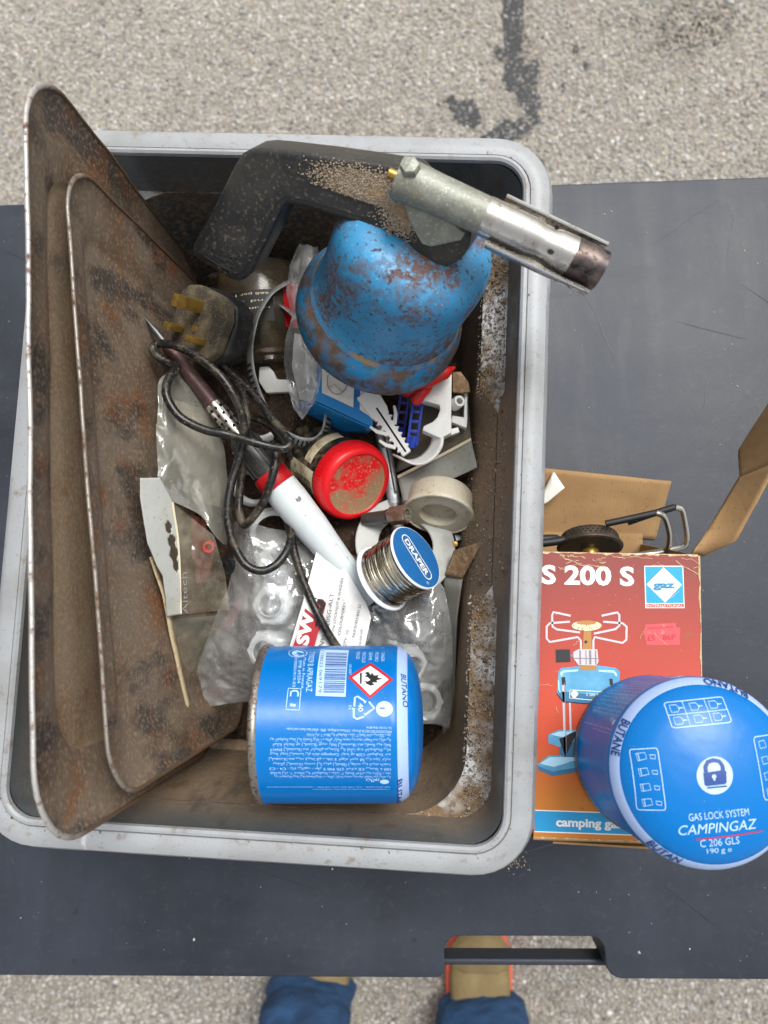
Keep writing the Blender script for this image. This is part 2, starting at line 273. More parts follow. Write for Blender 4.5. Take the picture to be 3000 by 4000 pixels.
# ------------------------------------------------------------------ helpers: geometry (world coordinates)
def lathe(prof, M, n=48, a0=0, a1=2*math.pi):
    full = abs(a1-a0-2*math.pi) < 1e-6; V = []; F = []; k = n if full else n+1
    for r, t in prof:
        for i in range(k):
            a = a0+(a1-a0)*i/n
            V.append(M @ Vector((r*math.cos(a), r*math.sin(a), t)))
    for j in range(len(prof)-1):
        for i in range(n):
            i2 = (i+1) % k
            F.append((j*k+i, j*k+i2, (j+1)*k+i2, (j+1)*k+i))
    return V, F
def tube(pts, r, n=12, caps=True, closed=False, flat=1.0, up=None):
    P = [Vector(p) for p in pts]; m = len(P); V = []; F = []
    R = r if isinstance(r, (list, tuple)) else [r]*m
    nv = None
    for i, p in enumerate(P):
        a = P[i-1] if (i or closed) else P[0]; b = P[(i+1) % m] if (i < m-1 or closed) else P[-1]
        t = (b-a).normalized()
        if nv is None:
            h = Vector(up) if up else (Vector((0, 0, 1)) if abs(t.z) < .9 else Vector((1, 0, 0)))
            nv = (h-t*h.dot(t)).normalized()
        else: nv = (nv-t*nv.dot(t)).normalized()
        bn = t.cross(nv)
        for k in range(n):
            q = 2*math.pi*k/n
            V.append(p+nv*(R[i]*math.cos(q)*flat)+bn*(R[i]*math.sin(q)))
    for i in range(m if closed else m-1):
        for k in range(n):
            i2 = (i+1) % m
            F.append((i*n+k, i*n+(k+1) % n, i2*n+(k+1) % n, i2*n+k))
    if caps and not closed:
        F.append(tuple(range(n-1, -1, -1))); F.append(tuple((m-1)*n+k for k in range(n)))
    return V, F
def box(M, sx, sy, sz):
    V = [M @ Vector((x*sx/2, y*sy/2, z*sz/2)) for z in (-1, 1) for y in (-1, 1) for x in (-1, 1)]
    return V, [(0, 2, 3, 1), (4, 5, 7, 6), (0, 1, 5, 4), (2, 6, 7, 3), (0, 4, 6, 2), (1, 3, 7, 5)]
def prism(top, depth_vec):
    """polygon of world points, extruded along depth_vec"""
    n = len(top); dv = Vector(depth_vec); V = [Vector(p) for p in top]+[Vector(p)+dv for p in top]
    return V, [tuple(range(n)), tuple(range(2*n-1, n-1, -1))]+[(i, n+i, n+(i+1) % n, (i+1) % n) for i in range(n)]
def join(*gs):
    V = []; F = []
    for v, f in gs:
        o = len(V); V += list(v); F += [tuple(i+o for i in x) for x in f]
    return V, F
def fbm(p, s, seed=0):
    from mathutils import noise
    return noise.fractal(Vector((p[0]*s+seed*13.1, p[1]*s-seed*7.7, p[2]*s+seed*3.3)), .9, 2.0, 4)
def ruled(A, B, n, m, amp=0, scale=60, seed=0, bulge=0, nrm=(0, 0, 1), thick=0):
    A = resample(A, n); B = resample(B, n); V = []; F = []; nr = Vector(nrm)
    for i in range(n):
        for j in range(m):
            t = j/(m-1); p = A[i].lerp(B[i], t)
            e = math.sin(math.pi*t)*math.sin(math.pi*min(max(i/(n-1), .04), .96))
            V.append(p+nr*(bulge*e+amp*fbm(p, scale, seed)))
    for i in range(n-1):
        for j in range(m-1): F.append((i*m+j, i*m+j+1, (i+1)*m+j+1, (i+1)*m+j))
    return V, F
def chips(pos, size, tint, squash=.6, up=0.0):
    """many small angular grains in one mesh; returns vertices, faces, per-vertex tint"""
    pos = np.asarray(pos, float); k = len(pos)
    base = np.array([[1, 0, 0], [0, 1, 0], [-1, 0, 0], [0, -1, 0], [0, 0, 1], [0, 0, -1]], float)
    tri = np.array([[0, 1, 4], [1, 2, 4], [2, 3, 4], [3, 0, 4], [1, 0, 5], [2, 1, 5], [3, 2, 5], [0, 3, 5]])
    v = base[None]*(1+RNG.uniform(-.4, .4, (k, 6, 1)))+RNG.uniform(-.28, .28, (k, 6, 3))
    a = RNG.uniform(0, 2*np.pi, k); c, s = np.cos(a), np.sin(a)
    v[:, :, 2] *= squash
    v = np.asarray(size).reshape(-1, 1, 1)*v*np.stack([np.ones(k), RNG.uniform(.6, 1.1, k), np.ones(k)], 1)[:, None]
    x = v[:, :, 0]*c[:, None]-v[:, :, 1]*s[:, None]; y = v[:, :, 0]*s[:, None]+v[:, :, 1]*c[:, None]
    v = np.stack([x, y, v[:, :, 2]], 2)+pos[:, None]
    f = tri[None]+6*np.arange(k)[:, None, None]
    return v.reshape(-1, 3), f.reshape(-1, 3), np.repeat(np.asarray(tint), 6, 0)

# ------------------------------------------------------------------ helpers: objects
def mesh_obj(name, geom, m, parent=None, inv=None, smooth=True, bevel=0, seg=2, weld=False, auto=None):
    V, F = geom
    if inv is not None: V = [inv @ Vector(p) for p in V]
    me = bpy.data.meshes.new(name); me.from_pydata([tuple(p) for p in V], [], F)
    bm = bmesh.new(); bm.from_mesh(me)
    if weld: bmesh.ops.remove_doubles(bm, verts=bm.verts, dist=1e-6)
    bmesh.ops.recalc_face_normals(bm, faces=bm.faces) if weld or bevel else None
    if bevel:
        es = [e for e in bm.edges if len(e.link_faces) == 2 and e.calc_face_angle(0) > .5]
        bmesh.ops.bevel(bm, geom=es, offset=bevel, segments=seg, profile=.6, affect='EDGES', clamp_overlap=True)
    bm.to_mesh(me); bm.free()
    if smooth:
        me.polygons.foreach_set('use_smooth', [True]*len(me.polygons))
        me.set_sharp_from_angle(angle=math.radians(auto or 40))
    o = bpy.data.objects.new(name, me); COL.objects.link(o)
    me.materials.append(MATS[m] if isinstance(m, str) else m)
    if parent: o.parent = parent
    return o
def tag(o, label=None, cat=None, group=None, kind=None):
    for k, v in (('label', label), ('category', cat), ('group', group), ('kind', kind)):
        if v: o[k] = v
    return o
class Thing:
    def __init__(s, name, label, cat, origin, group=None, M=None):
        s.o = bpy.data.objects.new(name, None); COL.objects.link(s.o); s.o.empty_display_size = .02
        s.M = M.copy() if M is not None else Matrix.Translation(Vector(origin))
        s.o.matrix_world = s.M; s.inv = s.M.inverted(); tag(s.o, label, cat, group)
    def add(s, name, geom, m, parent=None, **k):
        return mesh_obj(name, geom, m, parent or s.o, s.inv, **k)
def single(name, label, cat, geom, m, group=None, **k):
    """a thing that is one mesh, its origin at its lowest middle"""
    V = [Vector(p) for p in geom[0]]; c = sum(V, Vector())/len(V); c.z = min(p.z for p in V)
    o = mesh_obj(name, geom, m, None, Matrix.Translation(-c), **k); o.location = c
    return tag(o, label, cat, group)
def tinted(name, v, f, t, m, parent=None, kind='stuff', inv=None):
    me = bpy.data.meshes.new(name)
    if inv is not None:
        A = np.array(inv); v = v @ A[:3, :3].T + A[:3, 3]
    me.vertices.add(len(v)); me.vertices.foreach_set('co', np.ascontiguousarray(v, dtype=np.float32).ravel())
    me.loops.add(len(f)*3); me.loops.foreach_set('vertex_index', np.ascontiguousarray(f, dtype=np.int32).ravel())
    me.polygons.add(len(f)); me.polygons.foreach_set('loop_start', np.arange(0, len(f)*3, 3, dtype=np.int32))
    me.update(calc_edges=True)
    ca = me.color_attributes.new('tint', 'FLOAT_COLOR', 'POINT')
    ca.data.foreach_set('color', np.c_[t, np.ones(len(t))].astype(np.float32).ravel())
    o = bpy.data.objects.new(name, me); COL.objects.link(o); me.materials.append(MATS[m])
    if parent: o.parent = parent
    o['kind'] = kind
    return o

# ------------------------------------------------------------------ helpers: print and lettering on a surface
def text2d(s, bold=0, shear=0, space=1.0):
    cu = bpy.data.curves.new('txt', 'FONT'); cu.body = s; cu.size = 1; cu.offset = bold; cu.shear = shear; cu.space_character = space
    cu.resolution_u = 3; cu.fill_mode = 'FRONT' if cu.dimensions == '2D' else 'BOTH'
    cu.dimensions = '2D'; cu.fill_mode = 'BOTH'
    o = bpy.data.objects.new('txt', cu); COL.objects.link(o)
    dg = bpy.context.evaluated_depsgraph_get(); me = bpy.data.meshes.new_from_object(o.evaluated_get(dg))
    V = [v.co.copy() for v in me.vertices]; F = [tuple(p.vertices) for p in me.polygons]
    bpy.data.objects.remove(o); bpy.data.curves.remove(cu); bpy.data.meshes.remove(me)
    return V, F
class Surf:
    """inv(px,py)->(a,b): a to the right, b downwards as printed; at(a,b,off)->world point"""
    def __init__(s, inv, at): s.inv, s.at = inv, at
def surf_text(Sf, s, p0, p1, h, off=.00015, bold=0, shear=0, space=1.0, fit=True, local=False, vy=None):
    V, F = text2d(s, bold, shear, space)
    if not V: return [], []
    a0 = Vector(p0 if local else Sf.inv(*p0)); a1 = Vector(p1 if local else Sf.inv(*p1)); e = (a1-a0); Ln = e.length; e.normalize(); up = Vector((e.y, -e.x))
    x0 = min(v.x for v in V); x1 = max(v.x for v in V); sx = Ln/(x1-x0) if fit else h/.73; sy = h/.73
    out = []
    for v in V:
        q = a0+e*((v.x-x0)*sx)+up*(v.y*sy)
        out.append(Sf.at(q.x, q.y, off))
    return out, F
def surf_poly(Sf, pts, off=.0001, cell=.004, local=False):
    q = [Vector(p) if local else Vector(Sf.inv(*p)) for p in pts]
    tri = tessellate_polygon([[Vector((p.x, p.y, 0)) for p in q]])
    bm = bmesh.new(); vs = [bm.verts.new((p.x, p.y, 0)) for p in q]
    for t in tri:
        try: bm.faces.new([vs[i] for i in t])
        except ValueError: pass
    for _ in range(6):
        es = [e for e in bm.edges if e.calc_length() > cell]
        if not es: break
        bmesh.ops.subdivide_edges(bm, edges=es, cuts=1); bmesh.ops.triangulate(bm, faces=bm.faces)
    bm.verts.index_update()
    V = [Sf.at(v.co.x, v.co.y, off) for v in bm.verts]; F = [tuple(v.index for v in f.verts) for f in bm.faces]; bm.free()
    return V, F
def surf_line(Sf, pts, w, off=.00015, closed=False, local=False):
    q = [Vector(p) if local else Vector(Sf.inv(*p)) for p in pts]
    if w < .1:      # metric surface: short steps so the line follows its curve
        r_ = []
        for i, a in enumerate(q):
            if i == len(q)-1 and not closed: r_.append(a); break
            b = q[(i+1) % len(q)]; kk = max(1, int((b-a).length/.0025))
            r_ += [a.lerp(b, j/kk) for j in range(kk)]
        q = r_
    m = len(q); V = []; F = []
    for i in range(m):
        a = q[i-1] if (i or closed) else q[0]; b = q[(i+1) % m] if (i < m-1 or closed) else q[-1]
        t = (b-a); t = t.normalized() if t.length > 0 else Vector((1, 0)); n = Vector((t.y, -t.x))*w/2
        V += [Sf.at(*(q[i]+n), off), Sf.at(*(q[i]-n), off)]
    for i in range(m if closed else m-1):
        j = (i+1) % m; F.append((2*i, 2*i+1, 2*j+1, 2*j))
    return V, F
def circ(cx, cy, r, n=28, ry=None, a0=0, a1=2*math.pi):
    full = abs(a1-a0-2*math.pi) < 1e-6
    return [(cx+r*math.cos(a0+(a1-a0)*i/n), cy+(ry or r)*math.sin(a0+(a1-a0)*i/n)) for i in range(n if full else n+1)]
def rrect(x0, y0, x1, y1, r, n=4):
    o = []
    for cx, cy, a in ((x1-r, y1-r, 0), (x0+r, y1-r, 90), (x0+r, y0+r, 180), (x1-r, y0+r, 270)):
        o += [(cx+r*math.cos(math.radians(a+90*i/n)), cy+r*math.sin(math.radians(a+90*i/n))) for i in range(n+1)]
    return o

# ================================================================== ground
g = mesh_obj('ground', ([(-60, -60, 0), (60, -60, 0), (60, 60, 0), (-60, 60, 0)], [(0, 1, 2, 3)]), 'asphalt', smooth=False)
g['kind'] = 'structure'
def blot(cx, cy, rx, ry, rough, seed, n=40, rot=0):
    out = []
    for i in range(n):
        a = 2*math.pi*i/n; k = 1+rough*fbm((math.cos(a)*.9, math.sin(a)*.9, seed), 1.7, seed)+.12*random.uniform(-1, 1)
        x, y = rx*k*math.cos(a), ry*k*math.sin(a)
        out.append((cx+x*math.cos(rot)-y*math.sin(rot), cy+x*math.sin(rot)+y*math.cos(rot)))
    return out
TAR = [blot(1990, 60, 18, 40, .8, 11), blot(1955, 210, 22, 30, .8, 12), blot(2085, 270, 20, 40, .8, 13), blot(2095, 470, 26, 22, .8, 14), blot(1850, 480, 20, 20, .8, 15), blot(1775, 400, 25, 18, .8, 16), blot(2200, 340, 10, 16, .8, 17), blot(2250, 190, 12, 22, .8, 18), blot(2290, 260, 14, 18, .8, 19), blot(2005, 110, 48, 190, .55, 1), blot(2035, 300, 62, 85, .5, 2), blot(1975, 520, 92, 55, .45, 3, rot=-.45), blot(2075, 400, 45, 60, .5, 5), blot(1815, 440, 60, 48, .7, 4, rot=.6)]
DIRTY = [((2720, 40), 150, 90), ((2640, 190), 120, 60), ((2800, 120), 110, 60), ((2700, 120), 100, 70), ((1815, 440), 75, 60), ((2110, 620), 40, 40), ((2020, 180), 75, 230)]
for i, poly in enumerate(TAR):
    pts = [D(x, y, CZ-.0009) for x, y in poly]; c = sum(pts, Vector())/len(pts)
    V = [c]+pts+[c.lerp(p, .6)+Vector((0, 0, .0004)) for p in pts]; n = len(pts); F = []
    for k in range(n):
        k2 = (k+1) % n
        F += [(1+k, 1+k2, 1+n+k2, 1+n+k), (0, 1+n+k, 1+n+k2)]
    mesh_obj('tar_patch', (V, F), 'tar', g)
def grid_pts(x0, x1, y0, y1, st):
    xs, ys = np.meshgrid(np.arange(x0, x1, st), np.arange(y0, y1, st))
    p = np.c_[xs.ravel(), ys.ravel()]+RNG.uniform(-.5, .5, (xs.size, 2))*st*1.1
    return p
pp = np.concatenate([grid_pts(-1.15, 1.15, .60, 1.30, .0054), grid_pts(-1.0, 1.0, -1.0, -.52, .0054)])
k = len(pp)
val = np.clip(RNG.normal(.43, .12, k), .14, .85)
warm = RNG.uniform(0, 1, k)[:, None]
tint = val[:, None]*(np.array([[1.0, .965, .905]])*(1-warm)+np.array([[1.0, .985, .96]])*warm)
big = np.array([fbm((x, y, 0), 5, 9) for x, y in pp])
tint *= (1+.16*big)[:, None]
for (px, py), rx, ry in DIRTY:
    c = D(px, py, CZ); e = D(px+rx, py, CZ); rr = (e-c).length; ry_ = rr*ry/rx
    q = np.exp(-(((pp[:, 0]-c.x)/rr)**2+((pp[:, 1]-c.y)/ry_)**2)*1.1)*np.clip(.75+.9*np.array([fbm((x, y, 0), 38, 3) for x, y in pp]), 0, 1)
    tint *= (1-.80*q)[:, None]
sz = np.clip(RNG.normal(.0033, .0009, k), .0016, .0060)
v, f, t = chips(np.c_[pp, RNG.uniform(-.0012, .0006, k)], sz, tint, .75)
tinted('gravel', v, f, t, 'chips')['label'] = 'pale stone chips bedded in the asphalt surface'

# ================================================================== folding table
TZ = .72; ta = math.radians(.9)
TM = Matrix.Translation((0, 0, 0)) @ Matrix.Rotation(ta, 4, 'Z')
T = Thing('folding_table', 'black plastic folding table with a hand slot in its near edge', 'table', (0, 0, 0), M=TM)
TI = TM.inverted()
yf = (TI @ D(1500, 745, .58)).y; yn = (TI @ D(1500, 3797, .588)).y
nx0 = (TI @ D(1735, 3700, .58)).x; nx1 = (TI @ D(2362, 3700, .58)).x; ny = (TI @ D(1735, 3657, .58)).y
hx0, hx1 = -.92, .88
def arc(cx, cy, r, a0, a1, n=5): return [(cx+r*math.cos(math.radians(a0+(a1-a0)*i/n)), cy+r*math.sin(math.radians(a0+(a1-a0)*i/n))) for i in range(n+1)]
rr = .035; rn = .011
out = arc(hx1-rr, yf-rr, rr, 0, 90)+arc(hx0+rr, yf-rr, rr, 90, 180)+arc(hx0+rr, yn+rr, rr, 180, 270)
out += arc(nx0-.006, yn+.006, .006, 270, 360, 3)+arc(nx0+rn, ny-rn, rn, 180, 90)+arc(nx1-rn, ny-rn, rn, 90, 0)+arc(nx1+.012, yn+.012, .012, 180, 270, 4)
out += arc(hx1-rr, yn+rr, rr, 270, 360)
top = prism([TM @ Vector((x, y, TZ)) for x, y in out], (0, 0, -.045))
T.add('table_top', top, 'table', bevel=.006, seg=4)
bar = prism([TM @ Vector((x, y, TZ-.017)) for x, y in ((nx0-.004, yn+.0005), (nx1+.008, yn+.0005), (nx1+.008, yn+.0055), (nx0-.004, yn+.0055))], (0, 0, -.018))
rnd = random.Random(11); sc1 = []; sc2 = []
for i in range(95):
    x, y = rnd.uniform(-.36, .34), rnd.uniform(yn+.02, yf-.02); L_ = rnd.choice((.008, .015, .03, .06, .09)); a_ = rnd.choice((1.5, 1.5, .7, .3, 2.6))+rnd.gauss(0, .25); sw_ = rnd.uniform(.00012, .00035)
    if nx0-.02 < x < nx1+.02 and y < ny+.03: continue
    P_ = [Vector((x+L_*t*math.cos(a_+.5*t*rnd.uniform(-.3, .3)), y+L_*t*math.sin(a_), TZ+.0003)) for t in (0, .33, .66, 1)]
    if any(p.y < yn+.012 or p.y > yf-.012 or (nx0-.02 < p.x < nx1+.02 and p.y < ny+.02) for p in P_): continue
    V_ = []; n_v = Vector((-math.sin(a_), math.cos(a_), 0))
    for q_, k_ in zip(P_, (.2, 1, .8, .1)): V_ += [TM @ (q_+n_v*sw_*k_), TM @ (q_-n_v*sw_*k_)]
    (sc1 if rnd.random() < .7 else sc2).append((V_, [(0, 1, 3, 2), (2, 3, 5, 4), (4, 5, 7, 6)]))
T.add('scratch', join(*sc1), 'scratch', smooth=False)['kind'] = 'stuff'
T.add('scuff', join(*sc2), 'scratch_dark', smooth=False)['kind'] = 'stuff'
T.add('handle_bar', bar, 'table', bevel=.002, seg=3)
for sx in (-1, 1):
    xc = -.02+sx*.62
    for sy in (yn+.07, yf-.07):
        T.add('leg', tube([TM @ Vector((xc, sy, TZ-.05)), TM @ Vector((xc+sx*.05, sy, .0))], .0125), 'table_frame')
    T.add('leg_brace', tube([TM @ Vector((xc+sx*.035, yn+.07, .2)), TM @ Vector((xc+sx*.035, yf-.07, .2))], .010), 'table_frame')

# ================================================================== storage tub
TUBC = Vector((-.0835, .0565, TZ)); ZR = CZ-.425; HX, HY = .161, .2185
UM = Matrix.Translation(TUBC) @ Matrix.Rotation(math.radians(-2.7), 4, 'Z')
def sstep(a, b, x):
    t = min(max((x-a)/(b-a), 0), 1); return t*t*(3-2*t)
def loop(hx, hy, r, ns=40, nc=8):
    """rounded rectangle, same count for every size"""
    P = []
    ey, ex = hy-r, hx-r
    for i in range(ns): P.append((hx, -ey+2*ey*i/ns))
    for i in range(nc): a = math.pi/2*i/nc; P.append((ex+r*math.cos(a), ey+r*math.sin(a)))
    for i in range(ns): P.append((ex-2*ex*i/ns, hy))
    for i in range(nc): a = math.pi/2*(1+i/nc); P.append((-ex+r*math.cos(a), ey+r*math.sin(a)))
    for i in range(ns): P.append((-hx, ey-2*ey*i/ns))
    for i in range(nc): a = math.pi/2*(2+i/nc); P.append((-ex+r*math.cos(a), -ey+r*math.sin(a)))
    for i in range(ns): P.append((-ex+2*ex*i/ns, -hy))
    for i in range(nc): a = math.pi/2*(3+i/nc); P.append((ex+r*math.cos(a), -ey+r*math.sin(a)))
    return P
def skin(loops):
    n = len(loops[0][0]); V = []; F = []
    for P, z in loops:
        for q in P: V.append(UM @ Vector((q[0], q[1], (q[2] if len(q) > 2 else z)-TZ)))
    for j in range(len(loops)-1):
        for i in range(n): F.append((j*n+i, j*n+(i+1) % n, (j+1)*n+(i+1) % n, (j+1)*n+i))
    return V, F
def wob(P, amp, seed): return [(x+amp*fbm((x, y, 0), 14, seed), y+amp*fbm((x, y, 5), 14, seed)) for x, y in P]
def rl(ins, r=None): return loop(HX-ins, HY-ins, r if r is not None else max(.036-ins*.9, .012))
rim = [(wob(rl(.002), .0012, 2), ZR-.026), (wob(rl(.0), .001, 2), ZR-.021), (wob(rl(.0015), .0006, 2), ZR-.010), (rl(.0045), ZR-.0035), (rl(.009), ZR-.0010), (rl(.0135), ZR-.0010), (rl(.0158), ZR-.0014),
       (rl(.0162), ZR-.0026), (rl(.0168), ZR-.0026), (rl(.0172), ZR+.0002), (rl(.0188), ZR+.0006), (rl(.0202), ZR-.0004), (rl(.0206), ZR-.003)]
LEDGE = .040; HIN = ZR-TZ-.004
def inner(h, low):
    t = h/HIN; ins = .0206+.010*t
    P = loop(HX-ins-(.0155 if low else 0), HY-ins, (.036 if low else .019)+.01*t)
    out = []
    for x, y in P:
        hw = .036+.020*min(h/LEDGE, 1)
        kk = 1-sstep(hw, hw+.014, abs(y))
        if kk > 0 and abs(x) > HX*.6 and h < .11:
            xr = HX-(.0206+.0255*sstep(.0, .115, h-.003))
            x = math.copysign(abs(x)*(1-kk)+xr*kk, x)
        out.append((x, y))
    return out
inn = [(inner(h, False), ZR-h) for h in (.003, .010, .018, .026, .034, .038, LEDGE)]
led = [(inner(LEDGE, False), ZR-LEDGE), (inner(LEDGE, True), ZR-LEDGE-.0012)]
low = [(inner(h, True), ZR-h) for h in (LEDGE+.0012, LEDGE+.004, LEDGE+.012, .062, .075, .09, .105, .12, .135, HIN-.004)]
fl = inner(HIN, True)
low += [([(x*.97, y*.97) for x, y in fl], TZ+.005), ([(x*.5, y*.5) for x, y in fl], TZ+.004), ([(x*.001, y*.001) for x, y in fl], TZ+.004)]
outer = [(rl(.0165, .02), ZR-.008), (rl(.018, .02), ZR-.05), (rl(.022, .024), ZR-.09), (rl(.027, .028), TZ+.006), (rl(.032, .03), TZ+.0005), (loop(.01, .01, .005), TZ+.0005)]
T = Thing('storage_tub', 'open grey plastic tub with pale rim, full of tools and junk', 'tub', TUBC, M=UM)
T.add('rim', skin(rim), 'rim_plastic', auto=35)
T.add('inner_wall', skin(inn), 'wall_plastic', auto=50)
T.add('ledge', skin(led), 'ledge_plastic', auto=50)
T.add('lower_wall', skin(low), 'dirty_wall', auto=50)
T.add('outer_shell', skin(outer), 'rim_plastic', auto=50)

# ================================================================== baking trays
def tray(name, label, U1, U2, dn, Wd, depth, inset, R, mats, seed):
    U1, U2 = Vector(U1), Vector(U2); L = (U2-U1).length; e = (U2-U1).normalized(); dn = Vector(dn); dn = (dn-e*dn.dot(e)).normalized()
    nr = e.cross(dn)
    if nr.x < 0: nr = -nr
    o = U1.lerp(U2, .5)+dn*Wd/2
    M = Matrix((e, dn, nr)).transposed().to_4x4(); M.translation = o
    fl = inset
    def lp(ins, r): return loop(L/2-ins, Wd/2-ins, r, 30, 9)
    def sk(levels):
        n = len(levels[0][0]); V = []; F = []
        for P, z in levels:
            for x, y in P:
                V.append(M @ Vector((x, y, z+.0012*fbm((x, y, 0), 12, seed))))
        for j in range(len(levels)-1):
            for i in range(n): F.append((j*n+i, j*n+(i+1) % n, (j+1)*n+(i+1) % n, (j+1)*n+i))
        return V, F
    t = Thing(name, label, 'baking tray', o+dn*Wd/2, M=Matrix.Translation(o+dn*Wd/2))
    a = math.radians
    roll = [(lp(.0011-.0011*math.cos(a(q)), R), -.0011+.0011*math.sin(a(q))) for q in range(-90, 181, 30)]
    t.add('rolled_edge', sk(roll), mats[0], auto=60)
    wall = [(lp(.0021, R-.002), -.0011), (lp(.006, R-.004), -.0035), (lp(.006+fl*.5, R-.008), -depth*.42), (lp(.006+fl, R-.014), -depth*.88)]
    t.add('side_wall', sk(wall), mats[1], auto=60)
    b0 = .006+fl
    base = [(lp(b0, R-.014), -depth*.88), (lp(b0+.002, R-.015), -depth*.97), (lp(b0+.004, R-.016), -depth), (lp(Wd*.36, .008), -depth+.001), (lp(Wd*.4999, .00005), -depth+.0015)]
    t.add('base', sk(base), mats[2], auto=60)
    return t
tray('baking_tray', 'larger rusty baking tray standing on edge, outermost against the tub side', (-.1812, .2506, .980), (-.1543, -.1172, .992), (.012, -.0103, -.245), .243, .0125, .030, .040, ('worn_edge', 'rusty_tin', 'dusty_tin'), 3)
tray('baking_tray', 'smaller scorched baking tray nested in front of the larger one', (-.1810, .2225, .940), (-.1450, -.1100, .940), (.0193, .0024, -.205), .206, .0100, .022, .032, ('worn_edge_small', 'rusty_tin', 'rusty_tin'), 8)
# ================================================================== gas canisters
CAN = [(0, .0020), (.0400, .0020), (.0415, .0002), (.0452, 0), (.0460, .0012), (.0460, .0036), (.0452, .0046), (.0447, .0058), (.0447, .0765), (.0444, .0790), (.0436, .0812), (.0408, .0856), (.0360, .0895), (.0280, .0922), (.0150, .0942), (0, .0948)]
def can_r(t):
    for (r0, t0), (r1, t1) in zip(CAN[6:], CAN[7:]):
        if t0 <= t <= t1 and t1 > t0: return r0+(r1-r0)*(t-t0)/(t1-t0)
    return .0447
def can_t(r):
    for (r0, t0), (r1, t1) in zip(CAN[8:], CAN[9:]):
        if r1 <= r <= r0 and r0 > r1: return t0+(t1-t0)*(r0-r)/(r0-r1)
    return .0948
def can_side(M):
    I = M.inverted(); R = .0447
    def inv(px, py):
        o = I @ Vector((0, 0, CZ)); d = (I.to_3x3() @ ray(px, py))
        a = d.x*d.x+d.y*d.y; b = 2*(o.x*d.x+o.y*d.y); c = o.x*o.x+o.y*o.y-R*R
        q = b*b-4*a*c
        s = (-b-math.sqrt(q))/(2*a) if q > 0 else -b/(2*a)
        p = o+d*s
        return p.z, R*math.atan2(p.y, p.x)
    def at(a, b, off):
        r = can_r(a)+off; th = b/R
        return M @ Vector((r*math.cos(th), r*math.sin(th), a))
    return Surf(inv, at)
def can_top(M):
    I = M.inverted()
    def inv(px, py):
        o = I @ Vector((0, 0, CZ)); d = (I.to_3x3() @ ray(px, py)); p = o+d*((.0935-o.z)/d.z)
        return p.x, -p.y
    def at(a, b, off): return M @ Vector((a, -b, can_t(min(math.hypot(a, b), .0446))+off))
    return Surf(inv, at)
def lines(Sf, items, K, unit):
    gs = []
    for s, p0, p1, h, *kw in items:
        gs.append(surf_text(Sf, s, K(*p0), K(*p1), h*unit, **(kw[0] if kw else {})))
    return join(*gs)
def each(Sf, items, K, unit): return [lines(Sf, [it], K, unit) for it in items]
LYM = frame(D(1030, 2824, .447), D(1640, 2821, .447)-D(1030, 2824, .447), (0, 0, 1))
K6b = lambda x, y: (1000+x*.42194, 2450+y*.42194)
U6 = .42194*.408/2900
AR = ['ﻳﺠﺐ ﺍﻟﺘﺄﻛﺪ ﻣﻦ ﺳﻼﻣﺔ ﺍﻟﺠﻬﺎﺯ ٣. ﺗﺮﻛﻴﺐ ﺍﻟﺨﺮﻃﻮﺷﺔ ﻓﻲ ﺍﻟﻘﺎﻋﺪﺓ ٢. ﺣﺎﻝ ﺍﻏﻼﻗﻬﺎ', 'ﻓﻲ ﻣﻜﺎﻥ ﺟﻴﺪ ﺍﻟﺘﻬﻮﻳﺔ ﺑﻌﻴﺪ ﻋﻦ ﻣﺼﺪﺭ ﺍﻟﺤﺮﺍﺭﺓ ﻭﺍﻟﻠﻬﺐ ١. ﺍﻏﻠﻖ ﺍﻟﺼﻤﺎﻡ ﻗﺒﻞ ﺗﻐﻴﻴﺮ ﺍﻟﺨﺮﻃﻮﺷﺔ ﻣﻦ',
      'ﺍﻟﻐﺎﺯ ﻋﻦ ﺍﻟﺠﻬﺎﺯ ﺑﻌﺪ ﺍﻻﺳﺘﻌﻤﺎﻝ ﺍﻟﻐﺎﺯ ﺳﺮﻳﻊ ﺍﻻﺷﺘﻌﺎﻝ ﻣﻊ ﺍﻟﻌﻨﺎﻳﺔ ﺍﻟﺘﺎﻣﺔ', 'ﻋﻠﻰ ﺍﻟﺨﺮﻃﻮﺷﺔ ﻋﺪﻡ ﺗﺮﻛﻬﺎ ﻓﻲ ﺍﻟﺸﻤﺲ ﻭﺍﻟﺤﺮﺍﺭﺓ ﺑﻌﺪ ﺍﻻﺳﺘﻌﻤﺎﻝ EN417', 'ﻫﺬﻩ ﺍﻟﺨﺮﻃﻮﺷﺔ C206 ﻣﻊ ﺃﺟﻬﺰﺓ Campingaz ﻓﻘﻂ ﻭﺍﻥ ﺍﺳﺘﻌﻤﺎﻝ ﺃﺟﻬﺰﺓ ﺃﺧﺮﻯ',
      'ﺣﺮﺍﺭﺓ ﺗﺰﻳﺪ ﻋﻦ 50 ﺩﺭﺟﺔ ﻣﺌﻮﻳﺔ ﻻ ﺗﺜﻘﺐ ﻭﻻ ﺗﺤﺮﻕ ﺣﺘﻰ ﺑﻌﺪ ﺍﻻﺳﺘﻌﻤﺎﻝ', 'ﺗﺤﻔﻆ ﺑﻌﻴﺪﺍ ﻋﻦ ﻣﺘﻨﺎﻭﻝ ﺍﻷﻃﻔﺎﻝ ﻭﻋﻦ ﻛﻞ ﻣﺼﺪﺭ ﻟﻼﺷﺘﻌﺎﻝ ﻭﺍﻟﺸﺮﺭ', '100 ﻏ ﺃﻗﺼﻰ CE ﻋﻼﻣﺔ 270 990 9 ﺭﻗﻢ - ﺑﻴﻮﺗﺎﻥ ﻏﺎﺯ : C4 - C3']
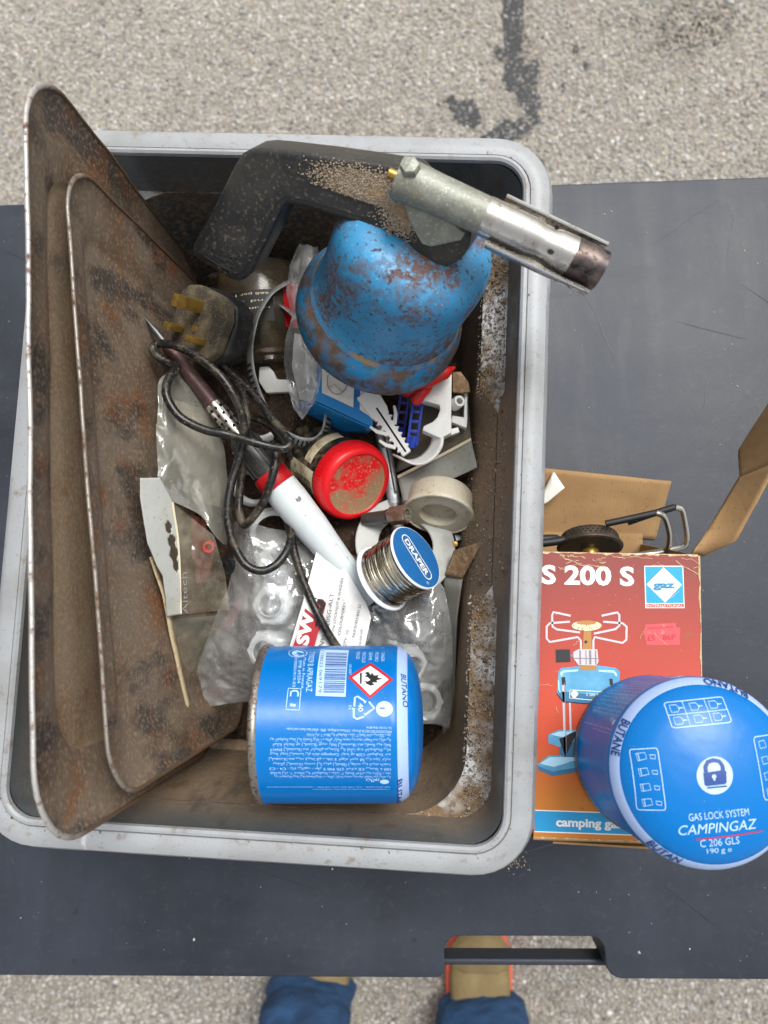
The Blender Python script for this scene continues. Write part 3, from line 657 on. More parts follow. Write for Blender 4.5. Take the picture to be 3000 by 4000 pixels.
def can_print(M):
    """print on the side of a canister, in the frame of the lying one"""
    Sf = can_side(M); K = K6b; pr = []; dk = []
    bc = surf_poly(Sf, [K(600, 208), K(860, 215), K(830, 645), K(552, 635)], .00010)
    y = 238
    rnd = random.Random(3)
    while y < 612:
        w = rnd.choice((4, 4, 7, 10)); sk = -(y-240)*.075
        dk.append(surf_poly(Sf, [K(650+sk, y), K(845+sk, y+3), K(845+sk, y+3+w), K(650+sk, y+w)], .0002)); y += w+rnd.choice((4, 5, 8, 10))
    dig = lines(Sf, [('3 138522 069179', (608, 214), (578, 608), 30)], K, U6)
    pr += (each(Sf, [('TY0029 B APRAGAZ', (496, 232), (464, 600), 58), ('Made in France', (442, 285), (420, 568), 28), ('EMB 69204', (398, 312), (382, 520), 31), ('1000001919-03', (360, 290), (338, 555), 28),
        ('DANGER', (1162, 237), (1157, 318), 34), ('PELIGRO', (1106, 237), (1100, 318), 34), ('GEFAHR', (1048, 235), (1042, 308), 34), ('PERICOLO', (987, 233), (980, 330), 34), ('PERIGO', (932, 230), (927, 298), 34),
        ('BUTANE', (1185, 190), (915, 195), 22), ('UN 2037', (864, 345), (860, 440), 24), ('40', (948, 705), (946, 782), 46, dict(bold=.02)), ('FE', (858, 725), (857, 765), 24),
        ('APPLICATION DES GAZ SA (France) - 219 Route de Brignais - BP55 - 69563 Saint Genis Laval Cedex -', (1258, 958), (275, 930), 24), ('Tel: +33 (0)4 78 86 88 94.', (1258, 924), (1020, 917), 20),
        ('Lda (Portugal) - Tel: +00 351 214 154 066. - Camping Gaz International', (1240, 1474), (105, 1474), 15), ('completamente a parte superior', (1236, 1496), (520, 1496), 13), ('ﺑﻮﺗﺎﻥ', (1145, 1408), (1018, 1408), 34, dict(bold=.02))], K, U6))
    ys = [988, 1032, 1076, 1122, 1166, 1212, 1258, 1300, 1342, 1376]
    for i, yy in enumerate(ys):
        pr.append(surf_text(Sf, AR[i % len(AR)], K(1248, yy+4), K([470, 130, 150, 130, 130, 120, 160, 125, 130, 165][i], yy-2), 27*U6, off=.00012))
    NT = len(pr)
    pr += [surf_poly(Sf, [K(*p) for p in circ(1188, 757, 78, 28, 72)]), surf_poly(Sf, [K(*p) for p in circ(1190, 1430, 42, 20, 20)])]
    dk.append(surf_poly(Sf, [K(1148, 744), K(1192, 744), K(1192, 756), K(1148, 756)], .0002))
    for ln in ([(910, 735), (915, 652), (940, 641), (1002, 682)], [(1045, 690), (1096, 750), (1018, 805)], [(1000, 828), (935, 850), (905, 832), (905, 768)]):
        pr.append(surf_line(Sf, [K(*p) for p in ln], 16*U6))
    for c in ((1008, 690), (1012, 808), (903, 760)):
        pr.append(surf_poly(Sf, [K(c[0]-18, c[1]-14), K(c[0]+18, c[1]-6), K(c[0], c[1]+18)]))
    pr.append(surf_line(Sf, [K(*p) for p in circ(388, 243, 84, 32, 38)], 7*U6, closed=True))
    pr.append(surf_poly(Sf, [K(*p) for p in ((330, 240), (345, 222), (385, 215), (430, 225), (445, 242), (420, 238), (390, 232), (372, 240), (385, 250), (340, 258))]))
    pr.append(surf_poly(Sf, [K(*p) for p in ((345, 262), (400, 252), (385, 268), (430, 262), (450, 248), (440, 268), (395, 276), (360, 272))]))
    pr.append(surf_line(Sf, [K(300, 566), K(418, 571), K(401, 768), K(278, 762)], 7*U6, closed=True))
    pr.append(surf_line(Sf, [K(320, 640), K(323, 600), K(350, 588), K(382, 592), K(392, 612), K(388, 642)], 15*U6))
    pr.append(surf_poly(Sf, [K(318, 705), K(370, 715), K(362, 738), K(312, 730)]))
    dia = [(1060, 330), (1270, 485), (1055, 665), (850, 465)]; c = (1060, 487)
    red = surf_poly(Sf, [K(*p) for p in dia], .0001); wht = surf_poly(Sf, [K(c[0]+(x-c[0])*.80, c[1]+(y-c[1])*.80) for x, y in dia], .0002)
    fl = [(992, 515), (1010, 500), (1020, 525), (1060, 545), (1100, 535), (1075, 515), (1130, 515), (1115, 495), (1180, 480), (1125, 468), (1140, 445), (1095, 450), (1070, 420), (1065, 445), (1040, 415), (1005, 425), (1030, 445), (1000, 455), (1040, 470), (1060, 490), (1030, 505)]
    blk = (surf_poly(Sf, [K(*p) for p in fl], .0003), surf_poly(Sf, [K(963, 425), K(981, 425), K(979, 527), K(962, 526)], .0003))
    band_txt = each(Sf, [('BUTANO', (1340, 412), (1362, 732), 50, dict(off=.0004, bold=.015)), ('BUTANE', (1312, 1420), (1306, 1680), 44, dict(off=.0004, bold=.015))], K, U6)
    return [('barcode_panel', bc, 'gas_print'), ('barcode_bar', join(*dk), 'gas_dark'), ('barcode_digits', dig, 'gas_dark'), ('hazard_border', red, 'warn_red'), ('hazard_field', wht, 'warn_white'), ('flame_symbol', blk[0], 'ink_black'), ('ground_line', blk[1], 'ink_black')]+[('printed_line' if n_ < NT else 'printed_symbol', g_, 'gas_print') for n_, g_ in enumerate(pr)]+[('band_lettering', g_, 'gas_dark') for g_ in band_txt]
PRINT = can_print(LYM)
def canister(name, label, M, turn=None):
    t = Thing(name, label, 'gas canister', M.translation, group='blue gas canisters', M=M)
    b = t.add('body', lathe(CAN[6:], M, 96), 'gas_blue', auto=60)
    t.add('base', lathe(CAN[:3], M, 64), 'seam_steel')
    t.add('seam_rim', lathe(CAN[2:7], M, 96), 'seam_steel', auto=60)
    t.add('shoulder_band', lathe([(.0441, .0803), (.0438, .0813), (.0410, .0857), (.0406, .0860)], M, 96), 'gas_band')
    Q = M @ (turn or Matrix.Identity(4)) @ LYM.inverted()
    for k, g, m in PRINT:
        if turn is not None and k == 'band_lettering': continue
        o_ = t.add(k, ([Q @ Vector(p) for p in g[0]], g[1]), m, smooth=False)
        if k == 'barcode_bar': o_['kind'] = 'stuff'
    return t
canister('gas_canister', 'blue gas canister lying on its side in the tub, hazard diamond uppermost', LYM)

# ================================================================== stove carton
BO = Vector((.0692, -.1520, CZ-.455)); br = math.radians(-1.2); BW, BL, BT = .0990, .1685, .1215
BM = Matrix.Translation(BO) @ Matrix.Rotation(br, 4, 'Z')
BI = BM.inverted()
def binv(px, py):
    o = BI @ Vector((0, 0, CZ)); d = BI.to_3x3() @ ray(px, py); p = o+d*(-o.z/d.z)
    return p.x, -p.y
BS = Surf(binv, lambda a, b, off: BM @ Vector((a, -b, off)))
K6 = lambda x, y: (2000+x*.60277, 1500+y*.60277)
K7 = lambda x, y: (2000+x*.60277, 2500+y*.60277)
UB = .60277*.455/2900
mat('carton_print', '#7d302b', .5, layers=[dict(m=('y', 1, .16, .085), c='#b94431'), dict(m=('y', 1, .10, .045), c='#c44a25'), dict(m=('y', 1, .055, .022), c='#c2741f'),
    dict(m=('noise', 80, .64, .70), c='#7d5a35', a=.5), dict(m=('noise', 60, .70, .73, 9, (.1, 1, 1, .4)), c='#d9c9b9', a=.8), dict(m=('noise', 500, .70, .76, 2), c='#d8b9a0', a=.5)], bump=[('noise', 60, .12, .001)])
T = Thing('stove_carton', 'worn red and orange cardboard stove carton lying beside the tub, end flaps open', 'carton', BO-Vector((0, 0, BT)), M=BM)
def panel(name, pts, th, m, **k):
    P = [BM @ Vector(p) for p in pts]; n = (P[1]-P[0]).cross(P[2]-P[0]).normalized()
    return T.add(name, prism(P, n*-th), m, **k)
fp = panel('front_panel', [(0, 0, 0), (BW, 0, 0), (BW, BL, 0), (0, BL, 0)], .0015, 'carton_print', smooth=False)
panel('right_panel', [(BW-.0004, .0005, -.0012), (BW+.002, .0005, -BT), (BW+.002, BL+.012, -BT), (BW-.0004, BL-.0005, -.0012)], .0013, 'kraft', smooth=False)
panel('left_panel', [(.0004, BL-.0005, -.0012), (.0, BL+.012, -BT), (.0, .0005, -BT), (.0004, .0005, -.0012)], .0013, 'kraft', smooth=False)
panel('back_panel', [(.0015, .001, -BT+.0022), (BW, .001, -BT+.0022), (BW+.002, BL+.020, -BT+.0022), (.0015, BL+.020, -BT+.0022)], .0018, 'kraft', smooth=False)
panel('end_panel', [(0, .0, -.0012), (0, .002, -BT+.004), (BW, .002, -BT+.004), (BW, .0, -.0012)], -.0013, 'kraft', smooth=False)
panel('bottom_flap', [(.012, -.0025, -.003), (BW*.92, -.0045, -.004), (BW*.92, -.001, -.05), (.012, -.001, -.05)], .0012, 'kraft', smooth=False)
# worn pale edges of the printed face
def ragged(p, q, w, seed, n=40):
    rnd = random.Random(seed); p, q = Vector(p), Vector(q); e = (q-p).normalized(); nn = Vector((-e.y, e.x, 0)); A = []; B = []
    for i in range(n):
        c = p.lerp(q, i/(n-1)); A.append(BM @ (c+Vector((0, 0, .0002)))); B.append(BM @ (c+nn*w*rnd.uniform(.1, 1)+Vector((0, 0, .0002))))
    V = A+B; return V, [(i, i+1, n+i+1, n+i) for i in range(n-1)]
for g_ in (ragged((BW, BL, 0), (0, BL, 0), .0018, 1), ragged((BW, 0, 0), (BW, BL, 0), .0014, 2), ragged((0, 0, 0), (BW, 0, 0), .0012, 5)): T.add('worn_edge', g_, 'kraft_torn', parent=fp, smooth=False)
rnd = random.Random(21); cr_ = []
for i in range(34):
    x, y = (rnd.uniform(.0, BW), BL-abs(rnd.gauss(0, .006))) if i < 20 else (rnd.uniform(0, BW), rnd.uniform(.03, BL))
    L_ = rnd.uniform(.004, .022) if i < 20 else rnd.uniform(.003, .012); a_ = rnd.gauss(0, .25) if i < 20 else rnd.uniform(0, 3.1); pts = []
    for t in range(7): pts.append((x+L_*t/6*math.cos(a_)+rnd.gauss(0, .0004), y+L_*t/6*math.sin(a_)+rnd.gauss(0, .0004)))
    pts = [(min(max(px, .0004), BW-.0004), min(max(py, .0004), BL-.0004)) for px, py in pts]
    cr_.append(surf_line(BS, [(px, -py) for px, py in pts], rnd.uniform(.00015, .0005), .00045, False, True))
T.add('crease', join(*cr_), 'kraft_torn', parent=fp, smooth=False)['kind'] = 'stuff'
# print
ly0 = -binv(*K7(500, 1118))[1]; ly1 = -binv(*K7(500, 1250))[1]
flat = lambda pts, off: ([BM @ Vector((x, y, off)) for x, y in pts], [tuple(range(len(pts)))])
T.add('blue_stripe', flat([(.0006, ly1), (BW-.0006, ly1), (BW-.0006, ly0), (.0006, ly0)], .00010), 'print_cyan', fp, smooth=False)
for g_ in (flat([(.0006, ly0), (BW-.0006, ly0), (BW-.0006, ly0+.0006), (.0006, ly0+.0006)], .00015), flat([(.0006, ly1-.0006), (BW-.0006, ly1-.0006), (BW-.0006, ly1), (.0006, ly1)], .00015)): T.add('white_rule', g_, 'print_white', fp, smooth=False)
for g_ in (lines(BS, [('S 200 S', (192, 1290), (792, 1304), 118, dict(bold=.035))], K6, UB), lines(BS, [('camping gaz international', (285, 1205), (1195, 1232), 52, dict(bold=.035))], K7, UB)): T.add('lettering', g_, 'print_white', fp, smooth=False)
lg = [(862, 1184), (1104, 1184), (1112, 1420), (870, 1420)]
T.add('logo_border', surf_poly(BS, [K6(*p) for p in ((857, 1178), (1109, 1178), (1118, 1452), (864, 1452))], .0001), 'print_white', fp, smooth=False)
T.add('logo_square', surf_poly(BS, [K6(*p) for p in lg], .0002), 'print_cyan', fp, smooth=False)
T.add('logo_diamond', surf_poly(BS, [K6(*p) for p in ((981, 1188), (1099, 1301), (991, 1416), (871, 1298))], .0003), 'print_white', fp, smooth=False)
for g_ in each(BS, [('CAMPING', (915, 1284), (1051, 1284), 15, dict(off=.0004)), ('gaz', (913, 1322), (1056, 1322), 44, dict(off=.0004, bold=.05))], K6, UB): T.add('logo_word', g_, 'print_gaz', fp, smooth=False)
T.add('logo_strip', join(surf_line(BS, [K6(870, 1436), K6(1113, 1436)], 22*UB, .0002)), 'warn_red', fp, smooth=False)
T.add('logo_strip_word', lines(BS, [('INTERNATIONAL', (876, 1444), (1108, 1444), 16, dict(off=.0003))], K6, UB), 'print_white', fp, smooth=False)
T.add('price_sticker', surf_poly(BS, [K6(*p) for p in ((862, 1560), (1060, 1549), (1063, 1578), (1089, 1580), (1085, 1690), (872, 1692), (852, 1602), (866, 1598))], .00015), 'sticker', fp, smooth=False)
for g_ in each(BS, [('£5', (878, 1664), (926, 1662), 36, dict(off=.0003)), ('86P', (978, 1660), (1060, 1656), 36, dict(off=.0003)), ('RADIO & ELECTRICAL', (885, 1590), (1048, 1578), 13, dict(off=.0003))], K6, UB): T.add('price_print', g_, 'sticker_ink', fp, smooth=False)
# printed picture of the stove
art = []
for ln in ([(380, 1502), (268, 1478), (259, 1500), (262, 1572), (290, 1590), (440, 1610)], [(375, 1540), (245, 1550), (224, 1572), (224, 1650), (245, 1672), (425, 1640), (445, 1662), (447, 1730)],
           [(580, 1502), (682, 1480), (695, 1497), (695, 1566), (670, 1588), (530, 1618)], [(590, 1540), (715, 1550), (742, 1572), (740, 1658), (715, 1678), (535, 1640), (527, 1662), (527, 1730)]):
    art.append(surf_line(BS, [K6(*p) for p in ln], 13*UB, .00025))
art.append(surf_line(BS, [K7(332, 270), K7(345, 738)], 17*UB, .0003)); art.append(surf_line(BS, [K7(374, 405), K7(380, 610)], 12*UB, .0003))
art.append(surf_poly(BS, [K7(*p) for p in ((396, 78), (428, 60), (552, 60), (560, 140), (545, 165), (430, 162), (398, 120))], .0003))
for g_ in art: T.add('printed_steel', g_, 'art_steel', fp, smooth=False)
for g_ in (surf_poly(BS, [K6(*p) for p in ((464, 1600), (512, 1600), (518, 1725), (458, 1725))], .0002), surf_poly(BS, [K7(*p) for p in ((440, 165), (545, 165), (548, 195), (440, 195))], .0003), surf_poly(BS, [K6(*p) for p in circ(483, 1546, 62, 24, 14)], .0004)): T.add('printed_brass', g_, 'art_brass', fp, smooth=False)
T.add('printed_burner', surf_poly(BS, [K6(*p) for p in circ(483, 1566, 97, 30, 33)], .0003), 'art_mesh', fp, smooth=False)
for g_ in (surf_poly(BS, [K7(*p) for p in ((283, 62), (375, 60), (378, 142), (285, 145))], .0003), surf_poly(BS, [K7(*p) for p in ((305, 640), (405, 590), (420, 600), (345, 758))], .0003)): T.add('printed_knob', g_, 'art_black', fp, smooth=False)
for g_ in (surf_poly(BS, [K7(*p) for p in ((300, 205), (318, 182), (440, 168), (560, 165), (672, 180), (698, 205), (694, 390), (660, 412), (330, 405), (290, 350))], .0002), surf_poly(BS, [K7(*p) for p in ((166, 802), (240, 748), (420, 745), (445, 790), (440, 850), (262, 880), (172, 842))], .0002), surf_poly(BS, [K7(*p) for p in ((234, 612), (300, 583), (420, 582), (425, 660), (330, 700), (236, 668))], .0002)): T.add('printed_canister', g_, 'art_blue', fp, smooth=False)
for g_ in (surf_poly(BS, [K7(*p) for p in ((166, 815), (262, 852), (440, 822), (440, 850), (262, 881), (172, 843))], .0003), surf_poly(BS, [K7(*p) for p in ((310, 690), (420, 655), (428, 770), (345, 762), (306, 735))], .00025), surf_poly(BS, [K7(*p) for p in ((295, 330), (694, 370), (690, 392), (660, 412), (330, 405))], .0003)): T.add('printed_shade', g_, 'art_blue_dark', fp, smooth=False)
for g_ in (surf_line(BS, [K7(375, 322), K7(372, 375), K7(590, 395), K7(592, 335)], 4*UB, .0004, True), surf_poly(BS, [K7(404, 316), K7(430, 350), K7(402, 382), K7(378, 348)], .0004), lines(BS, [('S 200 S', (480, 362), (556, 364), 18, dict(off=.0004))], K7, UB)): T.add('printed_label', g_, 'print_white', fp, smooth=False)
mat('art_light', '#a8d3e6', .5)
for g_ in (surf_poly(BS, [K7(*p) for p in ((310, 212), (330, 196), (430, 190), (425, 202), (335, 210), (318, 240))], .0004), surf_poly(BS, [K7(*p) for p in ((560, 192), (660, 196), (680, 220), (676, 240), (655, 212), (560, 204))], .0004), surf_line(BS, [K7(300, 260), K7(304, 320), K7(312, 340)], 8*UB, .0004), surf_poly(BS, [K7(*p) for p in ((180, 800), (245, 758), (400, 758), (420, 775), (270, 822))], .00035), surf_poly(BS, [K7(*p) for p in ((250, 612), (305, 592), (400, 592), (330, 630))], .00035)): T.add('printed_highlight', g_, 'art_light', fp, smooth=False)
mat('art_grey', '#7d7a80', .5)
for g_ in [surf_line(BS, [K7(x, 66), K7(x+2, 158)], w*UB, .0004) for x, w in ((440, 10), (478, 6), (505, 14), (540, 8))]+[surf_line(BS, [K7(398, 118), K7(556, 120)], 6*UB, .00045), surf_line(BS, [K7(340, 275), K7(352, 736)], 4*UB, .0004), surf_line(BS, [K7(378, 100), K7(398, 100)], 16*UB, .0003)]: T.add('printed_shadow', g_, 'art_grey', fp, smooth=False)
for g_ in [surf_poly(BS, [K7(*p) for p in circ(478, 12, 10, 12)], .0004), surf_line(BS, [K7(290, 345), K7(330, 398), K7(480, 412), K7(660, 408)], 6*UB, .00035), surf_line(BS, [K7(332, 240), K7(336, 290)], 24*UB, .00035), surf_line(BS, [K7(640, 250), K7(644, 290)], 20*UB, .00035)]: T.add('printed_outline', g_, 'art_black', fp, smooth=False)
# flaps
zb = CZ-.578
def quad_sheet(name, c, n, m_, mat_, amp, seed, th=.0012, bulge=0):
    a, b, cc, d = [Vector(p) for p in c]
    V, F = ruled([a, d], [b, cc], n, m_, amp, 25, seed, bulge)
    o = T.add(name, (V, F), mat_, auto=60); sm = o.modifiers.new('thick', 'SOLIDIFY'); sm.thickness = th
    return o
quad_sheet('lower_flap', [D(2085, 2090, .577), D(2563, 2106, .577), D(2622, 1881, .560), D(2085, 1826, .556)], 14, 14, 'kraft', .0016, 2)
quad_sheet('torn_flap', [D(2085, 1990, .556), D(2138, 1960, .552), D(2205, 1905, .549), D(2163, 1842, .553)], 6, 6, 'carton_white', .001, 4)
o = T.add('side_flap', ruled([D(2708, 2162, .460), D(2800, 2005, .466), D(2886, 1862, .470)], [D(2738, 2177, .472), D(2868, 2118, .452), D(3030, 1805, .436)], 16, 10, .0012, 25, 6), 'kraft', auto=60); o.modifiers.new('thick', 'SOLIDIFY').thickness = .0014
quad_sheet('side_flap_tip', [D(2886, 1862, .470), D(3030, 1805, .436), D(3020, 1540, .452), D(2886, 1757, .492)], 10, 10, 'kraft', .002, 7)

# camping stove packed in the carton
T = Thing('camping_stove', 'gas stove burner with wire pot supports poking out of the carton', 'camping stove', BM @ Vector((.05, .10, -.115)))
BC = D(2304, 2140, .520); ax = Vector((.03, .93, -.36)); MB_ = frame(BC, ax)
dome = [(.0205, -.0012), (.0222, -.0004), (.0225, .0006), (.0212, .0016), (.0208, .0022), (.0200, .0070), (.0186, .0092), (.0150, .0108), (.0135, .0098), (.0, .0092)]
T.add('burner', lathe(dome, MB_, 48), 'burner_mesh')
hol = []
for row, (r, t) in enumerate(((.0207, .0036), (.0204, .0054), (.0196, .0078))):
    for i in range(40):
        a = 2*math.pi*(i+.5*(row % 2))/40; c = MB_ @ Vector((r*math.cos(a), r*math.sin(a), t)); o_ = (MB_.to_3x3() @ Vector((math.cos(a), math.sin(a), .15)))
        hol.append(lathe([(0, .0002), (.0006, .0002)], frame(c, o_), 6))
T.add('burner_hole', join(*hol), 'hole_shade', smooth=False)['kind'] = 'stuff'
T.add('burner_plate', lathe([(.0, -.0016), (.006, -.0016), (.0205, -.0013)], MB_, 48), 'dark_metal')
T.add('burner_stem', lathe([(.0058, -.0018), (.0062, -.003), (.005, -.005), (.0048, -.055)], MB_, 24), 'brass')
def wire(name, pts, m, r=.0021): T.add(name, tube(spline(pts, 8), r, 10), m)
wire('support_tip', [D(2366, 2046, .500), D(2470, 2024, .498), D(2560, 2004, .496)], 'pot_black', .0024)
wire('pot_support', [D(2560, 2004, .496), D(2590, 2014, .497), D(2606, 2045, .500), D(2616, 2100, .505), D(2604, 2146, .510), D(2570, 2160, .512), D(2440, 2175, .515), D(2340, 2200, .52)], 'pot_chrome')
wire('support_tip', [D(2452, 2040, .507), D(2540, 2010, .506), D(2636, 1981, .504)], 'pot_black', .0024)
wire('pot_support', [D(2636, 1981, .504), D(2662, 1990, .505), D(2674, 2030, .507), D(2684, 2100, .511), D(2670, 2134, .514), D(2600, 2150, .517), D(2480, 2172, .52), D(2340, 2210, .524)], 'pot_chrome')
wire('support_tip', [D(2050, 2126, .515), D(2150, 2118, .515), D(2230, 2104, .515)], 'pot_black', .003)
wire('pot_support', [D(2040, 2110, .52), D(2160, 2106, .52), D(2175, 2112, .52)], 'pot_black', .0034)
T.add('stove_body', lathe([(0, -.055), (.012, -.056), (.03, -.06), (.034, -.066), (.034, -.11), (0, -.112)], frame(BM @ Vector((.05, .162, -.068)), BM.to_3x3() @ Vector((0, 1, 0))), 32), 'art_blue')

# standing canister on the carton
c0, c1 = D(2548, 2945, .4545), D(2772, 3020, .3640)
STM = frame(c0+Vector((0, 0, .0012)), c1-c0, (1, 0, 0))
t = canister('gas_canister', 'blue gas canister standing on the stove carton, padlock printed on its top', STM, Matrix.Rotation(math.radians(118), 4, 'Z'))
SS = can_top(STM); UT = .60277*.365/2900
def circ_text(s, px, px2, h, r=.0437):
    a0 = Vector(SS.inv(*px)); a1 = Vector(SS.inv(*px2)); th0 = math.atan2(a0.y, a0.x); th1 = math.atan2(a1.y, a1.x)
    while th1 > th0+math.pi: th1 -= 2*math.pi
    while th1 < th0-math.pi: th1 += 2*math.pi
    V, F = text2d(s, .015); x0 = min(v.x for v in V); x1 = max(v.x for v in V); o = []
    for v in V:
        th = th0+(th1-th0)*(v.x-x0)/(x1-x0); q = r-v.y*h/.73
        o.append(STM @ (Vector((q*math.cos(th), -q*math.sin(th), 0))+Vector((0, 0, can_t(q)+.0013))))
    return o, F
for g_ in (circ_text('BUTANE', K7(775, 525), K7(690, 760), .0031, .0439), circ_text('BUTAN', K7(930, 1330), K7(1150, 1425), .0031, .0439), circ_text('BUTANO', K7(1555, 415), K7(1290, 300), .0031, .0439)): t.add('ring_lettering', g_, 'gas_dark', smooth=False)
tp = each(SS, [('GAS LOCK SYSTEM', (1150, 1174), (1540, 1136), 44, dict(off=.0003)), ('CAMPINGAZ', (1092, 1272), (1602, 1224), 60, dict(off=.0003, shear=.25)), ('C 206 GLS', (1235, 1352), (1488, 1326), 46, dict(off=.0003)), ('190 g e', (1283, 1397), (1442, 1380), 32, dict(off=.0003))], K7, UT)
def qline(pts, w=5, closed=True): tp.append(surf_line(SS, [K7(*p) for p in pts], w*UT, .0003, closed))
def bil(c, u, v): return tuple((1-u)*(1-v)*c[0][k]+u*(1-v)*c[1][k]+u*v*c[2][k]+(1-u)*v*c[3][k] for k in (0, 1))
b1 = [(1000, 408), (1382, 368), (1428, 533), (1042, 572)]
b2 = [(776, 716), (945, 700), (1002, 1105), (828, 1112)]
b3 = [(1568, 630), (1800, 605), (1850, 1010), (1640, 1040)]
for b in (b1, b2, b3):
    tp.append(surf_line(SS, [K7(*bil(b, *p)) for p in rrect(0, 0, 1, 1, .07)], 5*UT, .0003, True))
qline([bil(b1, 0, .5), bil(b1, 1, .5)], 4, False); qline([bil(b1, .30, 0), bil(b1, .30, 1)], 4, False); qline([bil(b1, .67, 0), bil(b1, .67, 1)], 4, False)
for i in range(3):
    for j in range(2):
        cx, cy = .16+.33*i, .26+.48*j
        qline([bil(b1, cx-.09, cy-.14), bil(b1, cx+.02, cy-.14), bil(b1, cx+.06, cy), bil(b1, cx+.02, cy+.14), bil(b1, cx-.09, cy+.14)], 4)
        qline([bil(b1, cx+.04, cy), bil(b1, cx+.12, cy)], 5, False)
for j in range(4):
    cy = .13+.25*j
    qline([bil(b2, .2, cy-.06), bil(b2, .52, cy-.07), bil(b2, .56, cy+.03), bil(b2, .24, cy+.06)], 4); qline([bil(b2, .28, cy-.06), bil(b2, .3, cy+.05)], 4, False)
    qline([bil(b2, .68, cy-.03), bil(b2, .88, cy-.02), bil(b2, .86, cy+.04), bil(b2, .7, cy+.03)], 4)
    qline([bil(b3, .12, cy-.05), bil(b3, .3, cy-.06), bil(b3, .33, cy+.05), bil(b3, .14, cy+.06)], 4)
tp.append(surf_poly(SS, [K7(*p) for p in circ(1308, 876, 117, 36, 122)], .0002))
for g_ in tp: t.add('top_print', g_, 'gas_print', smooth=False)
for g_ in (surf_poly(SS, [K7(*p) for p in ((1232, 858), (1366, 838), (1382, 850), (1384, 920), (1374, 932), (1252, 945), (1240, 935))], .0004), surf_line(SS, [K7(*p) for p in ((1250, 855), (1246, 820), (1262, 788), (1298, 776), (1336, 784), (1356, 812), (1360, 842))], 26*UT, .0004), surf_line(SS, [K7(1258, 956), K7(1386, 944)], 10*UT, .0004)): t.add('padlock_symbol', g_, 'gas_dark', smooth=False)
t.add('keyhole', join(surf_poly(SS, [K7(*p) for p in circ(1300, 882, 14, 16)], .0006), surf_line(SS, [K7(1301, 888), K7(1303, 908)], 10*UT, .0006)), 'gas_print', smooth=False)
t.add('logo_underline', surf_line(SS, [K7(1200, 1299), K7(1420, 1272), K7(1636, 1244)], 8*UT, .0004), 'logo_red', smooth=False)
# ================================================================== loose fill at the bottom of the tub
def mound():
    V = []; F = []; n, m = 60, 44; UMI = UM
    for i in range(n):
        for j in range(m):
            x = -.118+.236*j/(m-1); y = -.180+.360*i/(n-1)
            e = max(abs(x)/.118, abs(y)/.180)
            z = .010+.050*(1-sstep(.55, 1.0, e))*(.6+.4*sstep(-.16, -.05, y))+.007*fbm((x, y, 0), 45, 3)
            V.append(UM @ Vector((x, y, max(z, .006))))
    for i in range(n-1):
        for j in range(m-1): F.append((i*m+j, i*m+j+1, (i+1)*m+j+1, (i+1)*m+j))
    return V, F
o = mesh_obj('dirt', mound(), 'shaded_soil', auto=80); o['kind'] = 'stuff'; o['label'] = 'dirt and sawdust fill, coloured dark for the shade between the junk'

# ================================================================== blowtorch
b0 = D(1468, 1262, .452); b1 = D(1658, 902, .372); AX = (b1-b0); ML = frame(b0, AX); AX.normalize()
T = Thing('blowtorch', 'rusty blue blowtorch with black handle and steel nozzle over the tub rim', 'blowtorch', b0)
cov = [(.036, -.004), (.048, -.003), (.0525, .0), (.0542, .004), (.0546, .010), (.0540, .016), (.0520, .0205), (.0492, .0240), (.0474, .0268), (.0465, .0300), (.0460, .0345), (.0460, .042), (.0463, .052), (.0466, .064), (.0464, .071), (.0452, .077), (.0425, .0825), (.037, .0868), (.024, .0895), (.0, .0902)]
def dent(geom, seed):
    V, F = geom; out = []
    for p in V:
        p = Vector(p); d = p-b0; rad = d-AX*d.dot(AX); k = .0003*fbm(p, 22, seed)
        out.append(p+(rad.normalized()*k if rad.length > 1e-5 else Vector()))
    return out, F
cov = [(r*.955, t) for r, t in cov]
T.add('gas_cover', dent(lathe(cov[:8], ML, 80), 4), 'torch_rust', auto=60)
T.add('dust_groove', dent(lathe([(r+.0001, t) for r, t in cov[7:9]], ML, 80), 4), 'torch_dust', auto=60)
T.add('upper_cover', dent(lathe(cov[8:], ML, 80), 4), 'torch_blue', auto=60)
# handle: an outline in a sloping plane, given thickness
A_, B_, C_ = D(1660, 900, .358), D(1000, 640, .352), D(850, 1050, .392)
hn = (B_-A_).cross(C_-A_).normalized()
if hn.z < 0: hn = -hn
def on_plane(px, py, o=A_, nn=hn):
    r = ray(px, py); c = Vector((0, 0, CZ)); return c+r*((o-c).dot(nn)/r.dot(nn))
ho = [(1620, 660), (1440, 632), (1270, 608), (1100, 588), (1016, 580), (975, 584), (945, 600), (916, 645), (827, 828), (750, 962), (749, 988), (765, 1010), (902, 1094), (934, 1100), (956, 1092), (980, 1070), (1108, 808), (1122, 798),
      (1200, 815), (1312, 848), (1420, 882), (1523, 920), (1635, 962), (1704, 980), (1768, 968), (1806, 920), (1795, 865), (1740, 788)]
T.add('handle', prism([on_plane(*p) for p in ho], hn*-.026), 'black_plastic', bevel=.0034, seg=3, weld=True)
ht = [on_plane(*p) for p in ho]; hc = sum(ht, Vector())/len(ht); n_h = len(ht)
ins = []
for i_ in range(n_h):
    e_ = (ht[(i_+1) % n_h]-ht[i_-1]).normalized(); nn_ = hn.cross(e_)
    ins.append(ht[i_]+nn_*.0042+hn*.0004)
if (ins[3]-hc).length > (ht[3]-hc).length: ins = [2*(a_-hn*.0)-b_+hn*.0004 for a_, b_ in zip(ht, [q_-hn*.0004 for q_ in ins])]
T.add('handle_face', prism(ins, hn*-.0012), 'dusty_black', smooth=False)
em = Surf(lambda px, py: (px, py), lambda a, b, off: on_plane(a, b)+hn*(off+.0005))
